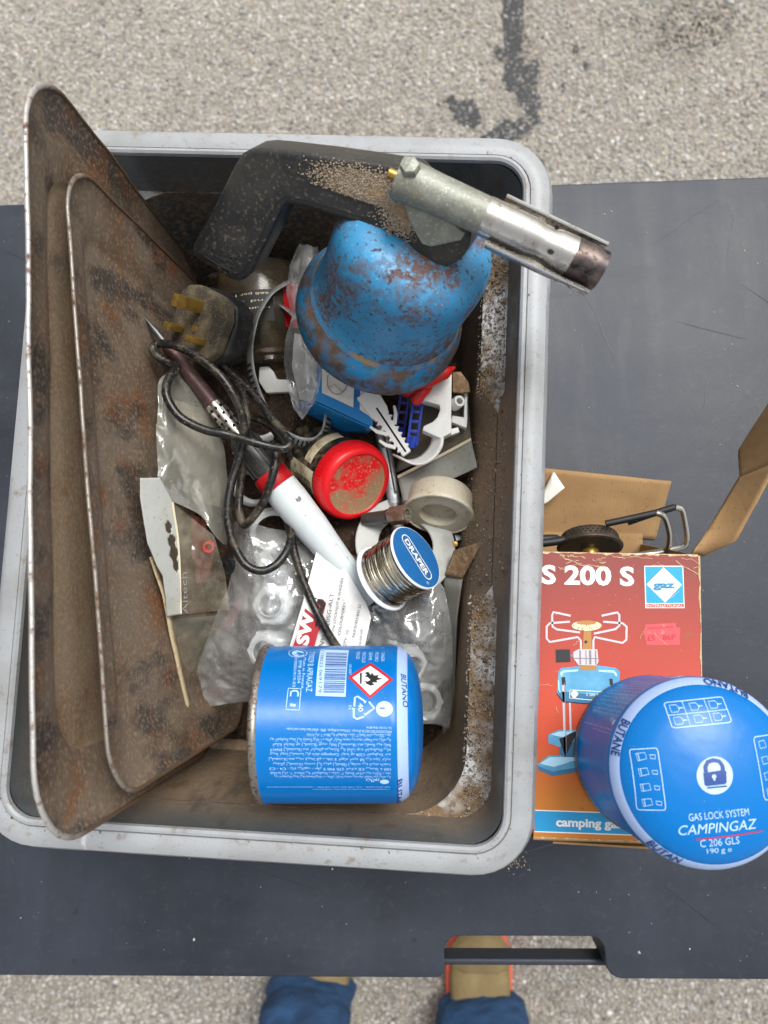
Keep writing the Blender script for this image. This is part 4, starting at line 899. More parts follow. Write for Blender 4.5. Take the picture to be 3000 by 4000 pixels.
for g_ in (surf_line(em, [(838, 988), (868, 970), (945, 1012), (914, 1040)], 3.0, .0004, True), surf_line(em, [(890, 983), (915, 1008), (894, 1027), (867, 1002)], 2.5, .0004, True)): T.add('moulded_frame', g_, 'dark_metal', smooth=False)
T.add('moulded_word', surf_text(em, 'gaz', (877, 1008), (906, 1021), 11, .0004, .04), 'dark_metal', smooth=False)
T.add('moulded_bar', surf_line(em, [(800, 997), (860, 1034), (912, 1057)], 5, .0004), 'dark_metal', smooth=False)
T.add('hub', lathe([(0, .001), (.014, .001), (.0165, -.001), (.017, -.01), (.018, -.03)], frame(on_plane(1712, 915)+hn*.0, hn), 40), 'black_plastic')
# sawdust lying on the handle
for bl in (blot(1478, 752, 128, 42, .5, 31, rot=.22), blot(1585, 835, 60, 42, .6, 32, rot=.5)):
    P_ = [on_plane(*p)+hn*.0007 for p in bl if True]; c_ = sum(P_, Vector())/len(P_); n_b = len(P_)
    T.add('dust_patch', ([c_+hn*.0009]+P_, [(0, 1+i, 1+(i+1) % n_b) for i in range(n_b)]), 'sawdust', smooth=True, auto=80)
k = 15000; q = RNG.normal(0, 1, (k, 2)); pts = []
for a, b in q:
    px, py = 1462+88*a+20*b, 742+16*a+34*b
    if px > 1640 or py < 632+.17*(px-1440) or py > 790+.33*(px-1440): continue
    pts.append(on_plane(px, py)+hn*RNG.uniform(.0005, .0012))
for a, b in RNG.normal(0, 1, (3500, 2)):
    pts.append(on_plane(1590+45*a, 840+40*b)+hn*.0008)
tn = np.clip(RNG.normal(.36, .10, len(pts)), .1, .7)[:, None]*np.array([[1, .80, .58]])
v, f, t_ = chips(np.array([tuple(p) for p in pts]), RNG.uniform(.00022, .00060, len(pts)), tn, .6)
tinted('sawdust', v, f, t_, 'grit', T.o, inv=T.inv)
# valve body, nozzle
v0, v1 = D(1552, 690, .336), D(1898, 846, .342); vx = (v1-v0).normalized(); VM = frame(v0, vx, (0, 0, 1)); vl = (v1-v0).length
T.add('valve_body', lathe([(.0, .004), (.0062, .004), (.0066, .0), (.0098, .0), (.0101, .002), (.0094, vl*.45), (.0090, vl), (.0, vl)], VM, 40), 'cast_zinc')
T.add('boss', lathe([(0, .0125), (.0042, .012), (.0048, .0108), (.005, .002)], frame(D(1606, 705, .336), (-.05, .1, 1)), 6), 'cast_zinc', smooth=False)
bo = [(1585, 790), (1650, 795), (1760, 850), (1822, 905), (1805, 930), (1690, 955), (1655, 945), (1610, 870)]
T.add('mounting_plate', prism([on_plane(*p)+hn*.0045 for p in bo], hn*-.0045), 'cast_zinc', bevel=.0012)
T.add('web', prism([D(1620, 780, .345), D(1800, 862, .348), D(1790, 905, .356), D(1680, 905, .356)], (0, 0, -.010)), 'cast_zinc', bevel=.001)
T.add('jet_screw', tube([v0+vx*.005, v0-vx*.0045], .0026, 12), 'brass')
e0, e1 = D(1890, 842, .342), D(2345, 1058, .352); ex = (e1-e0).normalized(); EM = frame(e0, ex, (0, 0, 1)); el = (e1-e0).length
T.add('burner_tube', lathe([(.0092, 0), (.0094, .002), (.0094, el*.40), (.0086, el*.47), (.0086, el*.56), (.0095, el*.60), (.0097, el*.74)], EM, 48), 'steel_tube')
T.add('burner_mouth', lathe([(.0097, el*.74), (.0097, el*.85), (.0097, el*1.0), (.0090, el*1.0), (.0088, el*.8)], EM, 48), 'burnt_steel')
T.add('mouth_inside', lathe([(.0, el*.9), (.0089, el*.9), (.0090, el*.999)], EM, 32), 'hole_shade')
T.add('wind_shield', lathe([(.0125, el*.10), (.0132, el*.11), (.0132, el*.97), (.0126, el*.97), (.0125, el*.10)], EM, 40, math.radians(84), math.radians(276)), 'steel_tube', auto=50)
for a_ in (84, -84):
    rail = [EM @ Vector((.0129*math.cos(math.radians(a_)), .0129*math.sin(math.radians(a_)), el*z0)) for z0 in (.10, .30, .60, .97)]
    T.add('shield_edge', tube(rail, .0011, 8), 'steel_tube')
for px, py, rad in ((2150, 985, .0016), (2175, 888, .0011)):
    c = D(px, py, .3385); T.add('air_hole', lathe([(0, .0002), (rad, .0002)], frame(c+Vector((0, 0, -.0002)), (ex.cross(Vector((0, 0, 1)))*(.35 if py > 900 else -.35))*-1+Vector((0, 0, 1))), 16), 'hole_shade', smooth=False)

# ================================================================== soldering iron with its cable and plug
S0 = D(567, 1243, .462); S1 = D(1452, 2352, .498); sx = (S1-S0).normalized(); SL = (S1-S0).length; SM = frame(S0, sx, (0, 0, 1))
def along(px, py):     # distance along the iron of the pixel
    d = (px-567)*math.cos(math.atan2(1109, 885))+(py-1243)*math.sin(math.atan2(1109, 885)); return SL*d/math.hypot(885, 1109)
T = Thing('soldering_iron', 'white handled soldering iron with its black cable looped over the junk', 'soldering iron', S1)
a1, a2, a3, a4, a5 = along(664, 1359), along(842, 1576), along(940, 1690), along(1052, 1832), along(1090, 1885)
T.add('tip', lathe([(0, 0), (.0006, .0), (.0012, .004), (.0024, .011), (.0026, a1)], SM, 20), 'dark_metal')
T.add('barrel', lathe([(.0, a1-.003), (.0042, a1-.003), (.0048, a1), (.0050, a2)], SM, 24), 'barrel_brown')
T.add('sleeve', lathe([(.0058, a2-.002), (.0061, a2), (.0063, a3), (.0048, a3)], SM, 32), 'pot_chrome')
ho = []
for row in range(5):
    for i in range(10):
        a = 2*math.pi*(i+.5*(row % 2))/10; c = SM @ Vector((.0063*math.cos(a), .0063*math.sin(a), a2+.0022+(a3-a2-.004)*row/4))
        ho.append(lathe([(0, .00015), (.0011, .00015)], frame(c, SM.to_3x3() @ Vector((math.cos(a), math.sin(a), 0))), 10))
o = T.add('vent_hole', join(*ho), 'hole_shade', smooth=False); o['kind'] = 'stuff'
T.add('grip', lathe([(.0, a3), (.0078, a3), (.0095, a3+.004), (.0102, a4)], SM, 32), 'black_plastic')
gr = [box(SM @ Matrix.Rotation(2*math.pi*i/14, 4, 'Z') @ Matrix.Translation((.0100, 0, (a3+a4)/2+.002)), .0012, .0016, (a4-a3)*.75) for i in range(14)]
o = T.add('grip_rib', join(*gr), 'black_plastic', smooth=False); o['kind'] = 'stuff'
T.add('red_collar', lathe([(.0112, a4), (.0118, a4+.001), (.0120, a5), (.0112, a5+.001)], SM, 40), 'red_plastic')
T.add('handle', lathe([(.0110, a5), (.0118, a5+.0008), (.0122, a5+.012), (.0114, a5+.035), (.0094, a5+.060), (.0072, SL-.003), (.0064, SL), (.0, SL)], SM, 48), 'iron_handle')
c = SM @ Vector((.0117, 0, a5+.016))
ridge = tube([SM @ Vector((.0121*math.cos(.75), -.0121*math.sin(.75), a5+.004)), SM @ Vector((.0113*math.cos(.75), -.0113*math.sin(.75), a5+.035)), SM @ Vector((.0072*math.cos(.75), -.0072*math.sin(.75), SL-.003))], .0006, 6)
T.add('mould_line', ridge, 'iron_handle')
T.add('screw_hole', lathe([(0, .0003), (.0019, .0003), (.0022, .0)], frame(SM @ Vector((.0118*math.cos(.45), -.0118*math.sin(.45), a5+.015)), SM.to_3x3() @ Vector((math.cos(.45), -math.sin(.45), 0))), 16), 'dark_metal')
sr = [D(1450, 2350, .498), D(1495, 2385, .500), D(1512, 2430, .502), D(1495, 2480, .504), D(1475, 2530, .506)]
T.add('strain_relief', tube(spline(sr, 8), .0046, 14), 'black_plastic')
rg = spline(sr, 3); rings = []
for a, b in zip(rg, rg[1:]): rings.append(lathe([(.0042, -.0012), (.0053, -.0010), (.0053, .0010), (.0042, .0012)], frame(a, b-a), 16))
o = T.add('relief_ring', join(*rings), 'black_plastic'); o['kind'] = 'stuff'
def cab(pts): return tube(spline([D(*p) for p in pts], 7), .0027, 12)
T.add('cable', cab([(820, 1380, .480), (842, 1397, .478), (910, 1465, .474), (982, 1532, .470), (1030, 1590, .466), (1069, 1643, .462), (1108, 1692, .458), (1133, 1728, .455), (1110, 1751, .453), (1054, 1744, .452), (982, 1725, .450), (886, 1697, .449), (809, 1682, .444), (741, 1653, .440), (693, 1619, .438), (656, 1561, .437), (649, 1513, .438), (664, 1472, .442),
    (690, 1436, .450), (664, 1424, .453), (614, 1390, .453), (596, 1362, .451), (612, 1344, .454), (645, 1343, .452), (707, 1359, .450), (789, 1407, .448), (862, 1469, .448), (910, 1537, .450), (940, 1602, .454), (952, 1665, .458), (944, 1749, .462), (924, 1821, .464), (902, 1895, .464), (888, 1990, .464), (898, 2078, .465), (923, 2148, .466), (962, 2207, .467), (1022, 2230, .468), (1082, 2203, .470), (1122, 2148, .474), (1136, 2092, .480), (1120, 2024, .490), (1095, 1960, .505)]), 'cable_rubber')
T.add('cable_loop', cab([(800, 1405, .486), (850, 1432, .482), (900, 1468, .476), (940, 1520, .470), (960, 1580, .464), (962, 1650, .461), (955, 1740, .470), (945, 1840, .476), (936, 1930, .478), (935, 2000, .478), (952, 2050, .477), (980, 2030, .474), (1026, 1966, .470), (1054, 1894, .467), (1074, 1821, .466), (1080, 1764, .468), (1085, 1700, .478)]), 'cable_rubber')
T.add('cable_end', cab([(1090, 1930, .510), (1112, 1999, .500), (1137, 2098, .492), (1161, 2198, .487), (1196, 2297, .482), (1236, 2387, .478), (1290, 2488, .480), (1345, 2560, .484), (1420, 2620, .49), (1470, 2560, .505)]), 'cable_rubber')
T.add('cable_crossing', cab([(1130, 1790, .485), (1112, 1740, .476), (1080, 1690, .472), (1040, 1650, .474), (990, 1630, .480), (930, 1600, .488)]), 'cable_rubber')
# plug
PC = D(768, 1262, .462); pn = Vector((-.50, -.10, .86)).normalized(); PM = frame(PC, pn, (.80, -.55, .4))
pl = [(-.025, .014), (-.020, .021), (-.010, .0245), (.010, .0245), (.020, .021), (.025, .012), (.025, -.012), (.018, -.022), (.008, -.026), (-.008, -.026), (-.018, -.022), (-.025, -.012)]
pl = [(x*.93, y*.93) for x, y in pl]
pg = T.add('plug', prism([PM @ Vector((x, y, 0)) for x, y in pl], PM.to_3x3() @ Vector((0, 0, -.009))), 'dusty_plug', bevel=.002, seg=3, weld=True)
T.add('plug_back', prism([PM @ Vector((x*1.03, y*1.03, -.0092)) for x, y in pl], PM.to_3x3() @ Vector((0, 0, -.017))), 'black_plastic', parent=pg, bevel=.005, seg=4, weld=True)
for x, y, w, h, l in ((-.001, .0105, .0042, .008, .0225), (-.0115, -.0085, .0064, .004, .0125), (.0105, -.0085, .0064, .004, .0125)):
    T.add('pin', box(PM @ Matrix.Translation((x, y, l/2)), w, h, l), 'brass', parent=pg, bevel=.0006)
T.add('screw', lathe([(0, .0006), (.0022, .0006), (.0024, .0)], PM @ Matrix.Translation((.0, -.004, 0)), 16), 'brass', parent=pg)

# ================================================================== flux jar
jd = Vector((.58, -.47, .67)).normalized(); jt = D(1397, 1893, .492); JM = frame(jt-jd*.0402, jd, (.62, .78, 0))
T = Thing('flux_jar', 'small black jar with a dusty bright red screw lid', 'jar', jt-jd*.042)
T.add('jar', lathe([(0, -.026), (.021, -.026), (.0245, -.023), (.0252, -.018), (.0252, .025), (.0235, .029)], JM, 56), 'jar_black')
lb = lathe([(.0254, -.008), (.0255, -.0075), (.0255, .0225), (.0254, .023)], JM, 40, math.radians(118), math.radians(205))
T.add('paper_label', lb, 'label_cream')
JS = Surf(None, lambda a, b, off: JM @ Vector(((.0255+off)*math.cos(b/.0255), (.0255+off)*math.sin(b/.0255), a)))
th = math.radians(136); bars = []; rnd = random.Random(5)
while th < math.radians(200):
    w = rnd.choice((.012, .012, .02, .032)); bars.append(surf_poly(JS, [(.0005, .0255*th), (.021, .0255*th), (.021, .0255*(th+w)), (.0005, .0255*(th+w))], .0002, local=True)); th += w+rnd.choice((.014, .02, .03))
o = T.add('barcode', join(*bars), 'ink_black', smooth=False); o['kind'] = 'stuff'
T.add('barcode_digits', surf_text(JS, '5 017342', (-.0020, .0255*math.radians(124)), (-.0020, .0255*math.radians(200)), .0026, .0002, local=True), 'ink_black', smooth=False)
T.add('label_strip', lathe([(.0255, .008), (.0256, .0085), (.0256, .0165), (.0255, .017)], JM, 30, math.radians(40), math.radians(110)), 'label_cream')
ld = T.add('lid', lathe([(.0235, .0265), (.0268, .0265), (.0272, .028), (.0272, .036), (.0262, .0392), (.0245, .0408), (.0222, .0410), (.0216, .0402)], JM, 64), 'lid_red', auto=50)
T.add('lid_top', lathe([(.0217, .0402), (.021, .0398), (.010, .0400), (0, .0401)], JM, 64), 'lid_dusty', parent=ld)
kn = [box(JM @ Matrix.Rotation(2*math.pi*i/72, 4, 'Z') @ Matrix.Translation((.0272, 0, .0318)), .0005, .0009, .0072) for i in range(72)]
o = T.add('knurling', join(*kn), 'lid_red', parent=ld, smooth=False); o['kind'] = 'stuff'

# ================================================================== reel of solder
rd = Vector((.727, .437, .53)).normalized(); rc = D(1627, 2176, .466); rv = Vector((.54, -.84, 0)); rv = (rv-rd*rv.dot(rd)).normalized()
RM = frame(rc, rd, rv)
T = Thing('solder_reel', 'reel of silvery solder wire with a blue end label', 'solder reel', rc-rd*.031)
T.add('flange', lathe([(0, -.0001), (.0215, -.0001), (.0219, -.0006), (.0219, -.0014), (.0212, -.0018), (.008, -.0018)], RM, 64), 'reel_white')
T.add('flange', lathe([(.008, -.0292), (.0222, -.0292), (.0228, -.0298), (.0228, -.0306), (.022, -.0310), (0, -.0310)], RM, 64), 'reel_white')
lb = T.add('blue_label', lathe([(0, .0001), (.0210, .0001)], RM, 64), 'reel_blue', smooth=False)
pts = []; rad = .0196; turns = 15
for i in range(turns*36+1):
    a = 2*math.pi*i/36; z = -.0026-(.0258)*(i/(turns*36)); r_ = rad+.0006*math.sin(a*.37)+.0003*math.sin(a*3.1)
    pts.append(RM @ Vector((r_*math.cos(a), r_*math.sin(a), z+.0003*math.sin(a*.71))))
T.add('wire_coil', tube(pts, .00092, 8), 'solder')
T.add('core', lathe([(.0190, -.0018), (.0190, -.0292)], RM, 48), 'solder')
RS = Surf(None, lambda a, b, off: RM @ Vector((a, -b, off)))
T.add('label_word', surf_text(RS, 'DRAPER', (-.0130, .0022), (.0130, .0022), .0046, .0003, .03, local=True), 'print_white', parent=lb, smooth=False)
T.add('label_border', surf_line(RS, rrect(-.0160, -.0042, .0160, .0042, .0041, 8), .0007, .0003, True, True), 'print_white', parent=lb, smooth=False)
for g_ in (surf_line(RS, circ(.0172, .0052, .0009, 12), .0002, .0003, True, True), surf_text(RS, 'R', (.0168, .0056), (.0176, .0056), .0009, .0003, local=True)): T.add('label_mark', g_, 'print_white', parent=lb, smooth=False)

# ================================================================== tape spool, plastic ring
sd_ = Vector((-.14, -.87, .47)).normalized(); sc_ = D(1712, 2012, .502); M_ = frame(sc_, sd_)
T = Thing('tape_spool', 'cream plastic tape spool with a round hole, beside the tub wall', 'tape spool', sc_-sd_*.02)
T.add('shell', lathe([(.0115, -.006), (.0118, -.0012), (.0130, .0), (.0222, -.0002), (.0226, .0006), (.0236, .0004), (.0242, -.0008), (.0242, -.0022), (.0228, -.003), (.0226, -.015), (.021, -.0175), (.0, -.018)], M_, 56), 'cream_plastic', auto=45)
T.add('hub', lathe([(.0115, -.006), (.0105, -.0065), (.0, -.0062)], M_, 40), 'cream_plastic')
M_ = frame(D(1585, 2128, .508), (.22, .30, .92))
ring = lathe([(.0195, .0008), (.0345, .0008), (.0350, .0), (.0345, -.0008), (.0195, -.0008), (.0190, .0), (.0195, .0008)], M_, 64)
single('plastic_ring', 'flat grey plastic ring lying under the solder reel', 'ring', ring, 'cream_plastic', auto=45).data.materials[0] = mat('ring_grey', '#a9aba6', .4, layers=[dict(m=('noise', 60, .5, .7), c='#8d8c84', a=.7)])

# ================================================================== steel bar and tube spanner
T = Thing('steel_bar', 'galvanised steel bar running under the red lidded jar', 'steel bar', D(1556, 2085, .520))
p0, p1, p2 = D(1462, 1530, .508), D(1530, 1860, .512), D(1556, 2085, .518)
T.add('flattened_shank', tube(resample([p0, p1.lerp(p2, .5)], 12), .0048, 16, flat=.55), 'galvanised')
T.add('round_end', tube(resample([p1.lerp(p2, .45), p2], 10), .0043, 20), 'galvanised')
T.add('groove', tube([p0+Vector((.0012, 0, .0028)), p1.lerp(p2, .3)+Vector((.0012, 0, .0028))], .0006, 6), 'dark_metal')
h0, h1 = D(1425, 2030, .505), D(1592, 2008, .484); hx_ = (h1-h0).normalized(); M_ = frame(h0, hx_, (0, .3, 1))
T = Thing('tube_spanner', 'small rusty hexagonal tube spanner poking out below the red lid', 'tube spanner', h0)
hl = (h1-h0).length
T.add('shank', lathe([(.0044, 0), (.0046, .004), (.0046, hl*.5), (.0054, hl*.6)], M_, 24), 'dark_metal')
T.add('hexagon', lathe([(.0040, hl*.58), (.0062, hl*.62), (.0064, hl*.97), (.0058, hl), (.0040, hl), (.0039, hl*.8), (.0, hl*.8)], M_, 6), 'rusty_nut', smooth=False)
T.add('bore', lathe([(.0041, hl*1.004), (.0036, hl*1.002), (.0034, hl*.85), (0, hl*.85)], M_, 24), 'cast_zinc')

# ================================================================== pipe clip and wall plugs
T = Thing('pipe_clip', 'white plastic pipe clip with its strap hanging open', 'pipe clip', D(1700, 1650, .500))
def slab(pts, d, depth, name, m='white_plastic', bev=.0006):
    T.add(name, prism([D(x, y, d) for x, y in pts], (0, 0, -depth)), m, bevel=bev, weld=True)
slab([(1765, 1455), (1727, 1474), (1690, 1510), (1668, 1536), (1644, 1562), (1690, 1574), (1716, 1582), (1720, 1600), (1708, 1630), (1690, 1648), (1656, 1664), (1650, 1680), (1722, 1712), (1764, 1690), (1763, 1600)], .478, .012, 'saddle')
slab([(1763, 1648), (1823, 1672), (1826, 1640), (1826, 1530), (1815, 1528), (1812, 1630), (1766, 1622)], .486, .008, 'side_plate')
slab([(1700, 1690), (1722, 1712), (1796, 1688), (1790, 1668)], .484, .006, 'foot')
T.add('screw_boss', lathe([(.0022, .0), (.0036, .0), (.0040, -.001), (.0040, -.009), (.0022, -.009), (.0022, 0)], frame(D(1796, 1566, .478), (.35, .1, .9)), 24), 'white_plastic')
st = [D(1722, 1706, .482), D(1716, 1745, .482), D(1690, 1785, .484), D(1650, 1812, .487), D(1605, 1815, .490), D(1552, 1790, .493)]
T.add('strap', ruled([p+Vector((-.0045, .0035, -.006)) for p in spline(st, 5)], [p+Vector((.002, -.001, .004)) for p in spline(st, 5)], 26, 6), 'white_plastic', auto=60).modifiers.new('thick', 'SOLIDIFY').thickness = .0014
T = Thing('wall_plug', 'large white wall plug with barbs and a long slit', 'wall plug', D(1585, 1765, .495))
w0, w1 = D(1428, 1530, .476), D(1590, 1772, .490); wx = (w1-w0).normalized(); wy = Vector((0, 0, 1)).cross(wx).normalized(); wl = (w1-w0).length
def wp(s, t, z=0): return w0+wx*(s*wl)+wy*t+Vector((0, 0, z))
ol = [(0, .0072), (.32, .0066), (.40, .0052)]
for i in range(6):
    s = .42+.09*i; ol += [(s, .0040-.0002*i), (s+.03, .0066-.0003*i), (s+.055, .0040-.0002*i)]
ol += [(.96, .0034), (1.0, .0032)]
T.add('body', prism([wp(s, t) for s, t in ol]+[wp(s, -t) for s, t in reversed(ol)], (0, 0, -.006)), 'white_plastic', bevel=.0008)
T.add('slit', prism([wp(.26, .0006, .0003), (wp(.97, .0006, .0003)), wp(.97, -.0006, .0003), wp(.26, -.0006, .0003)], (0, 0, -.001)), 'hole_shade', smooth=False)
for s, sg in ((.45, 1), (.50, -1), (.72, -1)):
    T.add('barb', tube([wp(s+.12, sg*.004, -.001), wp(s+.02, sg*.0085, 0), wp(s-.08, sg*.0105, .001)], [.0014, .0013, .0008], 8, flat=.5), 'white_plastic')
def ladder(label, p, q, w):
    T = Thing('wall_plug', label, 'wall plug', q); x = (q-p).normalized(); y = Vector((0, 0, 1)).cross(x).normalized(); L_ = (q-p).length
    for s in (-1, 1): T.add('rail', box(frame(p.lerp(q, .5)+y*s*w/2, x, y), .0018, .0046, L_), 'blue_plastic', bevel=.0004)
    for i in range(5): T.add('rung', box(frame(p.lerp(q, .08+.21*i), x, y), w, .0034, .0022 if i else .006), 'blue_plastic', bevel=.0004)
    T.add('tip', lathe([(.0036, -.006), (.0034, 0), (.0022, .002), (0, .002)], frame(q, x), 8), 'blue_plastic')
ladder('blue ladder sided wall plug next to the white barbed plug', D(1634, 1556, .489), D(1610, 1738, .494), .0062)
ladder('darker half hidden blue wall plug deeper beside the steel bar', D(1585, 1520, .502), D(1560, 1700, .512), .0058)
def capsule(label, pts, r):
    P_ = spline([D(*p) for p in pts], 6); n = len(P_); R_ = [r*min(1, .35+3.5*min(i, n-1-i)/n) for i in range(n)]
    T = Thing('wall_plug', label, 'wall plug', P_[-1]); T.add('body', tube(P_, R_, 14), 'fix_red')
    T.add('flat_fin', tube([p+Vector((.002, .001, -.0005)) for p in P_[n//3:]], [q*.5 for q in R_[n//3:]], 8), 'fix_red')
capsule('upper red wall plug tucked behind the white pipe clip', [(1640, 1505, .468), (1695, 1478, .466), (1765, 1440, .467)], .0044)
capsule('lower red wall plug pointing down beside the pipe clip', [(1620, 1578, .474), (1640, 1542, .471), (1682, 1500, .474)], .0040)
capsule('dull red wall plug half hidden under the blowtorch', [(1570, 1540, .492), (1620, 1520, .490), (1690, 1470, .490)], .0032)

# ================================================================== cards and cartons
def sheet(name, label, cat, A, B, m, n=16, k=10, amp=.0006, sc=40, seed=1, bulge=0, th=.0009, single_=True, T=None):
    g = ruled([D(*p) for p in A], [D(*p) for p in B], n, k, amp, sc, seed, bulge)
    o = single(name, label, cat, g, m, auto=60) if T is None else T.add(name, g, m, auto=60)
    if th: s_ = o.modifiers.new('thick', 'SOLIDIFY'); s_.thickness = th; s_.offset = -1
    return o
T = Thing('board_packet', 'grey cardboard packet with a cream stripe, wedged by the tub wall', 'packet', D(1700, 1900, .52))
sheet('upper_board', '', '', [(1540, 1850, .517), (1840, 1718, .497)], [(1640, 1560, .505), (1829, 1540, .498)], 'dark_board', T=T)
sheet('lower_board', '', '', [(1576, 1962, .500), (1790, 1862, .496), (1866, 1826, .490)], [(1556, 1872, .510), (1760, 1768, .502), (1842, 1722, .496)], 'grey_board', T=T, n=20)
sheet('cream_stripe', '', '', [(1556, 1875, .5095), (1760, 1771, .5012), (1842, 1725, .4952)], [(1552, 1858, .5095), (1756, 1755, .5012), (1839, 1710, .4955)], 'cream_card', T=T, th=0)
T = Thing('board_sleeve', 'bent grey cardboard sleeve leaning on the tub wall below the ring', 'packet', D(1770, 2900, .56))
sheet('top_flap', '', '', [(1740, 2245, .506), (1806, 2262, .500)], [(1775, 2150, .500), (1889, 2112, .484)], 'bark', T=T, amp=.001)
sheet('side_board', '', '', [(1735, 2240, .510), (1735, 2500, .530), (1730, 2930, .560)], [(1808, 2262, .500), (1786, 2420, .512), (1775, 2800, .545), (1763, 2938, .556)], 'grey_board', T=T, amp=.0008)
sheet('cream_fold', '', '', [(1740, 2238, .5050), (1800, 2232, .4990)], [(1744, 2222, .5045), (1822, 2205, .4962)], 'cream_card', T=T, th=0)
T = Thing('small_carton', 'small blue and white printed carton under the blowtorch base', 'carton', D(1340, 1640, .52))
sheet('top_panel', '', '', [(1237, 1420, .478), (1235, 1567, .484)], [(1470, 1480, .478), (1455, 1670, .486)], 'carton_blue', T=T, amp=0, th=0)
sheet('white_window', '', '', [(1256, 1440, .4764), (1258, 1535, .4800)], [(1385, 1475, .4764), (1380, 1592, .4812)], 'carton_white', T=T, amp=0, th=0)
sheet('white_window', '', '', [(1408, 1500, .4764), (1405, 1600, .4812)], [(1462, 1520, .4764), (1452, 1632, .4820)], 'carton_white', T=T, amp=0, th=0)
sheet('side_panel', '', '', [(1235, 1570, .4846), (1165, 1572, .500), (1160, 1590, .512)], [(1455, 1672, .487), (1440, 1690, .500), (1340, 1690, .515)], 'carton_blue', T=T, amp=.0006)
CS = Surf(lambda px, py: (px, py), lambda a, b, off: D(a, b, .4752+(b-1450)*.00003))
for g_ in (surf_line(CS, circ(1318, 1488, 40, 28, 52, .3, 3.6), 2.2), surf_line(CS, [(1288, 1512), (1305, 1500), (1335, 1530), (1352, 1520)], 1.6)): T.add('printed_drawing', g_, 'ink_black', smooth=False)
single('bark_scrap', 'torn scrap of rough brown board above the pipe clip', 'scrap', prism([D(*p, .481) for p in ((1768, 1452), (1800, 1450), (1830, 1490), (1838, 1530), (1800, 1535), (1768, 1530))], (0, 0, -.004)), 'bark', bevel=.001, weld=True)

# header card with torn hole, clear blister and the card below it
T = Thing('blister_packet', 'torn grey header card with a dusty clear blister, against the smaller tray', 'packet', D(680, 2380, .50))
L1 = [(547, 1868, .414), (547, 1949, .416), (575, 2123, .424), (610, 2210, .432), (634, 2250, .438), (646, 2330, .444), (650, 2408, .450)]
R1 = [(622, 1866, .424), (674, 1964, .436), (690, 2060, .442), (699, 2148, .447), (704, 2240, .451), (706, 2330, .454), (707, 2398, .457)]
g = ruled([D(*p) for p in L1], [D(*p) for p in R1], 70, 30, .0008, 30, 3)
rnd = random.Random(4)
def torn(i, j):
    u, v = i/69, j/29
    return ((u-.36)/.045)**2+((v-.70)/.10)**2 < 1 or ((u-.55)/.145)**2+((v-.74-.10*(u-.55))/(.15+.05*math.sin(u*60)))**2 < 1
F_ = [f for k_, f in enumerate(g[1]) if not torn(k_//29, k_ % 29)]
o = T.add('header_card', (g[0], F_), 'light_card', auto=60); s_ = o.modifiers.new('thick', 'SOLIDIFY'); s_.thickness = .0008
sheet('cream_edge', '', '', [(670, 1962, .4340), (692, 2100, .4430), (700, 2250, .4500), (704, 2398, .4555)], [(678, 1962, .4340), (700, 2100, .4430), (707, 2250, .4500), (710, 2398, .4555)], 'cream_card', T=T, th=0)
sheet('blister', '', '', [(676, 1964, .438), (705, 2200, .452), (710, 2400, .460)], [(835, 2090, .462), (880, 2250, .474), (900, 2382, .482)], 'dusty_film', T=T, amp=.002, bulge=.004, th=0)
sheet('red_contents', '', '', [(745, 2010, .478), (750, 2150, .482), (770, 2280, .490)], [(800, 2030, .472), (835, 2140, .478), (815, 2270, .488)], 'red_film', T=T, amp=.004, sc=90, th=0, n=20)
T.add('red_sleeve', lathe([(.0022, -.004), (.0034, -.004), (.0036, .002), (.0022, .002), (.0022, -.004)], frame(D(816, 2135, .470), (.1, -.2, .9)), 20), 'fix_red')
ES = Surf(lambda px, py: (px, py), lambda a, b, off: D(a, b, .4535+(b-2250)*.00004))
T.add('embossed_word', surf_text(ES, 'Altech', (735, 2398), (728, 2235), 22, .0), 'grey_board', smooth=False)
T = Thing('card_packet', 'dusty film packet on a card standing edge up in the smaller tray', 'packet', D(740, 2800, .53))
sheet('card', '', '', [(582, 2178, .436), (634, 2330, .446), (664, 2496, .458), (700, 2650, .470), (742, 2812, .484)], [(592, 2172, .446), (650, 2330, .456), (682, 2496, .468), (716, 2650, .480), (752, 2806, .492)], 'card_edge', T=T, n=24, k=3, th=.0012)
sheet('film', '', '', [(646, 2412, .456), (690, 2600, .472), (735, 2740, .486)], [(900, 2390, .490), (850, 2520, .510), (750, 2720, .516)], 'dusty_film', T=T, amp=.002, th=0)
sheet('inner_card', '', '', [(640, 2420, .462), (690, 2600, .478), (735, 2750, .492)], [(880, 2400, .505), (830, 2540, .524), (745, 2730, .524)], 'dark_board', T=T, amp=.001)

# ================================================================== bags
T = Thing('milky_bag', 'milky plastic bag hanging over the smaller tray edge', 'bag', D(760, 2050, .49))
LB = [(690, 1440, .456), (640, 1462, .452), (618, 1500, .448), (613, 1600, .444), (617, 1773, .442), (622, 1880, .444), (645, 1946, .448), (700, 1970, .452), (780, 2014, .460), (838, 2088, .468), (872, 2126, .476)]
RB = [(705, 1440, .474), (745, 1470, .478), (790, 1525, .480), (820, 1600, .482), (850, 1680, .484), (872, 1749, .486), (886, 1850, .488), (890, 1950, .490), (888, 2040, .492), (886, 2090, .494), (884, 2128, .496)]
T.add('film', ruled([D(*p) for p in spline([(*p,) for p in LB], 4)], [D(*p) for p in spline(RB, 4)], 60, 34, .0050, 34, 4, .010), 'milky_bag', auto=80)
T.add('contents', ruled([D(*p) for p in ((680, 1560, .478), (690, 1800, .474), (760, 1960, .482))], [D(*p) for p in ((800, 1600, .490), (850, 1800, .488), (860, 1980, .494))], 20, 14, .004, 40, 6, .008), 'cream_plastic', auto=80)
T = Thing('clear_bag', 'crumpled clear bag squeezed behind the left of the blowtorch', 'bag', D(1180, 1500, .52))
